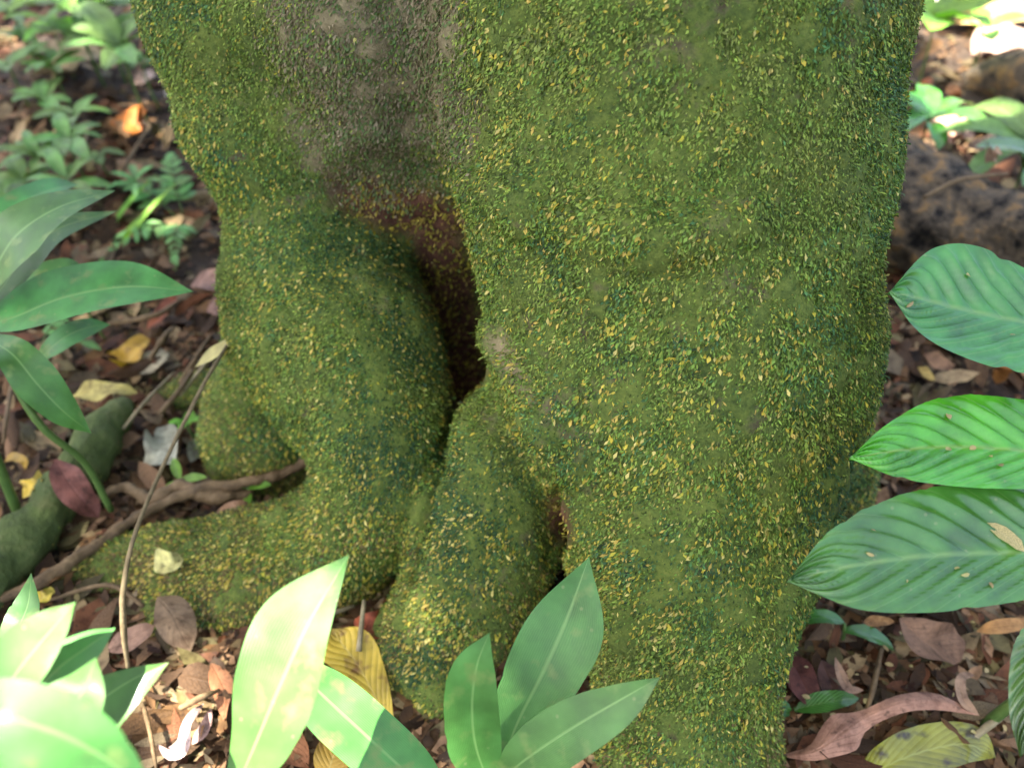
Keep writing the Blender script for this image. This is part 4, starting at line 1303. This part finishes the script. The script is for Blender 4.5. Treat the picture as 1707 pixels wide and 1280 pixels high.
where = ["against the curled yellow leaf", "beside the pale tan leaf", "under the tip of the arching blade", "through the small pale seedling", "below the glowing orange leaf",
         "among the sparse seedlings", "beside the dry vine", "beside the reddish curled leaf", "over the flat mossy root", "in the gap behind the sunlit blade",
         "below the pale vine tip", "among the twisted pink strips", "at the tip of the long curled leaf", "beside the hooked tan strip", "on top of the rotten log",
         "beneath the tall pale seedling", "at the end of the ginger clump", "beside the tiny seedling at the toe root", "on the root near the lemon leaf"]
for i, (a, b, c, _k) in enumerate(TW):
    zz = 0.2 if i == 14 else 0.028
    rad = 0.0022 + 0.0016 * ((i * 37) % 5) / 4
    tag(link("twig", tube_mesh("twig", [PG(*a, zz), PG(*b, zz + 0.012), PG(*c, zz)], [rad, rad * 1.1, rad * 0.6], 16, 6, 0.2, i), M_TWIG if i % 3 else M_PALE),
        f"thin brown twig lying {where[i]}", "twig")

# pale bracts dropped on leaves and soil
petal = [leaf_mesh("fallen_bract", 1.0, w, 'oval', 0.4, 0.2, 6, 2, 0, 0.1, i) for i, w in enumerate((0.5, 0.35, 0.7))]


def drop_on(leaf_obj, u, v, size, rot, label, mesh, color=None):
    me = leaf_obj.data
    n, m = 121, 29
    i, j = int(u * (n - 1)), int(v * (m - 1))
    p = me.vertices[i * m + j].co
    nn = me.vertices[i * m + j].normal
    if nn.z < 0:
        nn = -nn
    o = link("fallen_bract", mesh, M_PETAL)
    o.location = Vector(p) + nn * 0.0015
    q = nn.to_track_quat('Z', 'X')
    o.rotation_mode = 'QUATERNION'
    from mathutils import Quaternion
    o.rotation_quaternion = q @ Quaternion((0, 0, 1), rot)
    o.scale = (size,) * 3
    return tag(o, label, "bract", "pale bracts dropped on the sapling leaves")


drop_on(r3, 0.30, 0.52, 0.034, 0.4, "long cream bract lying on the lowest oval sapling leaf", petal[1])
drop_on(r2, 0.33, 0.68, 0.022, 0.5, "rusty pink bract lying on the bright glossy sapling leaf", petal[1])
for lf, nm, k in ((r1, "the uppermost dark oval sapling leaf", 5), (r2, "the bright glossy sapling leaf", 5), (r3, "the lowest oval sapling leaf", 6)):
    for i in range(k):
        drop_on(lf, r.uniform(0.25, 0.9), r.uniform(0.2, 0.85), r.uniform(0.004, 0.0085), r.uniform(0, 6), f"tiny cream bract fallen on {nm}", r.choice(petal))
for i in range(24):
    px, py = (r.uniform(1320, 1700), r.uniform(1030, 1270))
    q = PG(px, py)
    o = link("fallen_bract", r.choice(petal), M_PETAL)
    o.location = (q[0], q[1], float(gz(q[0], q[1])) + r.uniform(0.02, 0.035))
    s = r.choice([0.005, 0.006, 0.007, 0.009, 0.015])
    o.scale = (s, s, s)
    o.rotation_euler = (r.uniform(-.4, .4), r.uniform(-.4, .4), r.uniform(0, 6))
    tag(o, "small cream bract scattered on the dark soil under the sapling", "bract", "cream bracts on the soil under the sapling")

# ------------------------------------------------------------------ unseen leaf canopy added to shade the scene, gaps shaped to place sun flecks
FLECK = [(P(100, 1195, .42), 0.010), (P(405, 1050, .59), 0.036), (P(455, 980, .59), 0.03), (P(385, 1110, .585), 0.018), (P(60, 1050, .535), 0.022), (P(165, 1068, .56), 0.008), (P(211, 1095, .94), 0.02),
         (PG(1580, 10, .04), 0.10), (PG(1680, 75, .05), 0.13), (PG(1570, 215, .05), 0.07), (PG(1650, 240, .1), 0.04), (PG(1680, 20, .05), 0.1),
         (PG(10, 55, .02), 0.06), (PG(242, 128, .04), 0.015), (PG(228, 178, .04), 0.02), (PG(310, 1240, .03), 0.015)]
S3 = np.array(SUN)
g = np.random.default_rng(99)


def crown_gobo_leaves(n, cx, cy, rad, z0, z1):
    rr = rad * np.sqrt(g.random(n))
    a = g.random(n) * 2 * np.pi
    return np.stack([cx + rr * np.cos(a), cy + rr * np.sin(a), z0 + (z1 - z0) * g.random(n)], 1)


c1 = crown_gobo_leaves(1000, 0.0, 1.0, 3.6, 4.2, 6.2)
cc0 = np.array([0.0, 1.3, 0]) + S3 * (4.6 / S3[2])
c2 = crown_gobo_leaves(26000, cc0[0], cc0[1], 2.6, 4.0, 5.2)  # dense patch added up-sun to block direct sunlight
cl = np.vstack([c1, c2])
keep = np.hypot(cl[:, 0] - axis0[0], cl[:, 1] - axis0[1]) > 0.35
for tgt, rad in FLECK:  # open gaps along the sun direction where flecks should land
    w = cl - tgt
    along = w @ S3
    dist = np.linalg.norm(w - along[:, None] * S3, axis=1)
    keep &= ~((dist < rad + 0.045) & (along > 0))
cl = cl[keep]
n = len(cl)
Lc = np.where(np.arange(n) < keep[:len(c1)].sum(), g.uniform(0.16, 0.24, n), g.uniform(0.11, 0.17, n))
a = g.uniform(0, 6.28, n)
tl = g.normal(0, 0.35, (n, 2))
d = np.stack([np.cos(a), np.sin(a), tl[:, 0]], 1)
s = np.stack([-np.sin(a), np.cos(a), tl[:, 1]], 1)
vv = np.stack([cl - d * (Lc / 2)[:, None], cl - s * (Lc * .24)[:, None], cl + d * (Lc / 2)[:, None], cl + s * (Lc * .24)[:, None]], 1).reshape(-1, 3)
cm = mesh_from("crown_gobo", vv, np.arange(n * 4).reshape(-1, 4), False)
set_col(cm, "tint", np.repeat(np.array([0.06, 0.12, 0.03]) * g.uniform(.6, 1.4, n)[:, None], 4, 0))
tag(link("crown_gobo", cm, M_CROWN_GOBO, base), None, None, None, "stuff")
for i in (0, 1, 2, 4, 5, 6):
    th = i * 0.9 + (0.3 if i < 3 else 0.7)
    e = np.array([math.cos(th) * 3.4, 1.0 + math.sin(th) * 3.4, 5.2])
    st = np.array([axis0[0], axis0[1], 3.2 + 0.4 * i])
    link("limb", tube_mesh("limb", [st, st * 0.6 + e * 0.4 + np.array([0, 0, .5]), e], [0.12, 0.07, 0.025], 14, 8, 0.1, i), M_GBRANCH, base)
